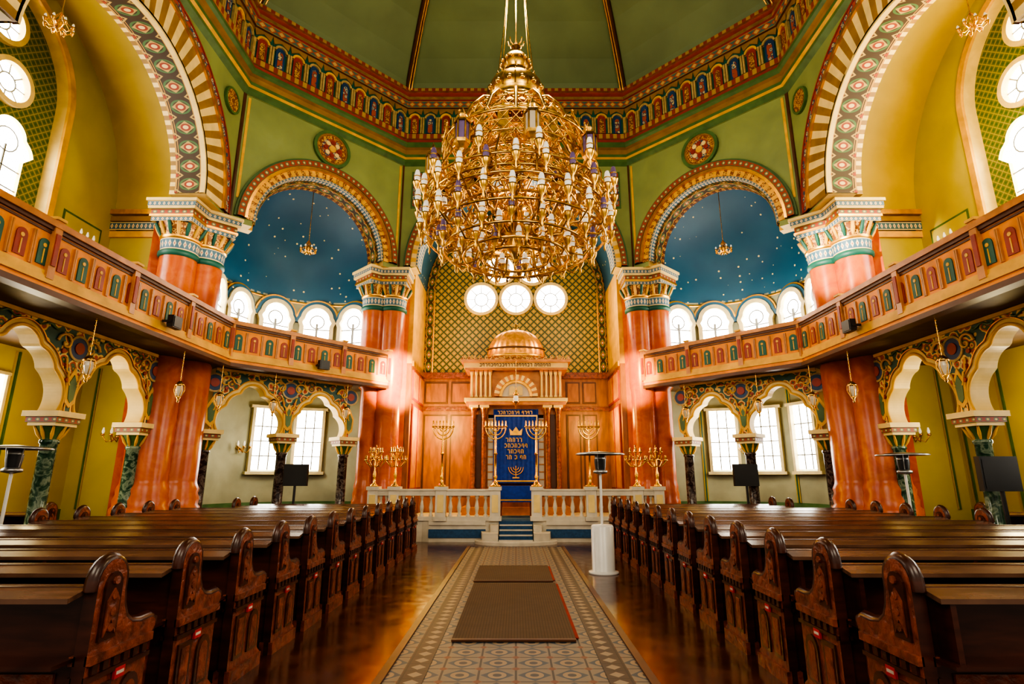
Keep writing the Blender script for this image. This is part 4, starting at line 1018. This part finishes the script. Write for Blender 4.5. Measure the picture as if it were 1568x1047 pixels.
# ------------------------------------------------------------------ lights
def light(kind, name, loc, power, col=(1,0.85,0.6), size=0.5, rot=None, spot=None):
    l = bpy.data.lights.new(name, kind); l.energy = power; l.color = col
    if kind == 'AREA': l.size = size
    else: l.shadow_soft_size = size
    if spot: l.spot_size = spot; l.spot_blend = 0.6
    o = bpy.data.objects.new(name, l); scene.collection.objects.link(o); o.location = loc
    if rot is not None:
        d = Vector(rot)-Vector(loc); o.rotation_euler = d.to_track_quat('-Z', 'Y').to_euler()
    return o
W = (1.0, 0.78, 0.46); WW = (1.0, 0.64, 0.14); CW = (1.0, 0.90, 0.70)
light('POINT', 'chandelier_glow', (0, CY, 6.25), 150, W, 0.5)
light('POINT', 'chandelier_top_glow', (0, CY, 10.2), 290, W, 0.5)
for sx in (-1, 1):
    L_ = sx < 0
    light('POINT', 'chancel_glow', (sx*2.35, 16.3, 3.2), 200 if L_ else 80, WW, 0.2)
    light('POINT', 'chancel_upper_glow', (sx*1.6, 15.9, 6.3), 70, W, 0.3)
    light('SPOT', 'added_column_spot', (sx*1.9, 12.9, 4.2), 2600 if L_ else 1000, WW, 0.10, (sx*3.45, 15.5, 4.2), 0.62)  # added spot without a fixture, brightens the altar columns
    light('POINT', 'gallery_glow', (sx*8.3, 8.5, 8.2), 25 if L_ else 230, (1.0, 0.76, 0.30), 0.4)
    light('POINT', 'under_gallery_glow', (sx*8.4, 9.4, 2.8), 50, (1.0, 0.80, 0.40), 0.3)
    light('SPOT', 'capital_sun_standin', (sx*4.2, 9.6, 6.2), 200 if L_ else 1300, CW, 0.1, (sx*7.3, 11.6, 6.3), 0.6)  # added spot standing in for sunlight on the corner capitals
    x, y = diagp('southeast' if sx > 0 else 'northeast', 0, 1.3)
    light('POINT', 'exedra_glow', (x, y, 6.0), 45 if L_ else 90, CW, 0.4); light('POINT', 'exedra_lower_glow', (x, y, 2.6), 55, CW, 0.3)
    light('AREA', 'west_fill_light', (sx*4.5, -2.5, 7.5), 300, CW, 4.0, (0, 12, 5))  # unseen fill added from the west, no window is modelled there
wd = bpy.data.worlds.new('daylight'); scene.world = wd; wd.use_nodes = True
bg = wd.node_tree.nodes['Background']; bg.inputs[0].default_value = (1.0, 0.86, 0.66, 1); bg.inputs[1].default_value = 0.5

try:
    scene.view_settings.look = 'AgX - High Contrast'
    scene.view_settings.exposure = 0.5
except Exception as e:
    print(e)
# ------------------------------------------------------------------ camera
cam = bpy.data.cameras.new('camera'); co = bpy.data.objects.new('camera', cam); scene.collection.objects.link(co)
co.location = (0, 0, 1.55); co.rotation_euler = (radians(90+13.67), 0, 0)
cam.sensor_width = 36; cam.lens = 851/1568*36; cam.shift_x = -6/1568; cam.clip_start = 0.05
scene.camera = co
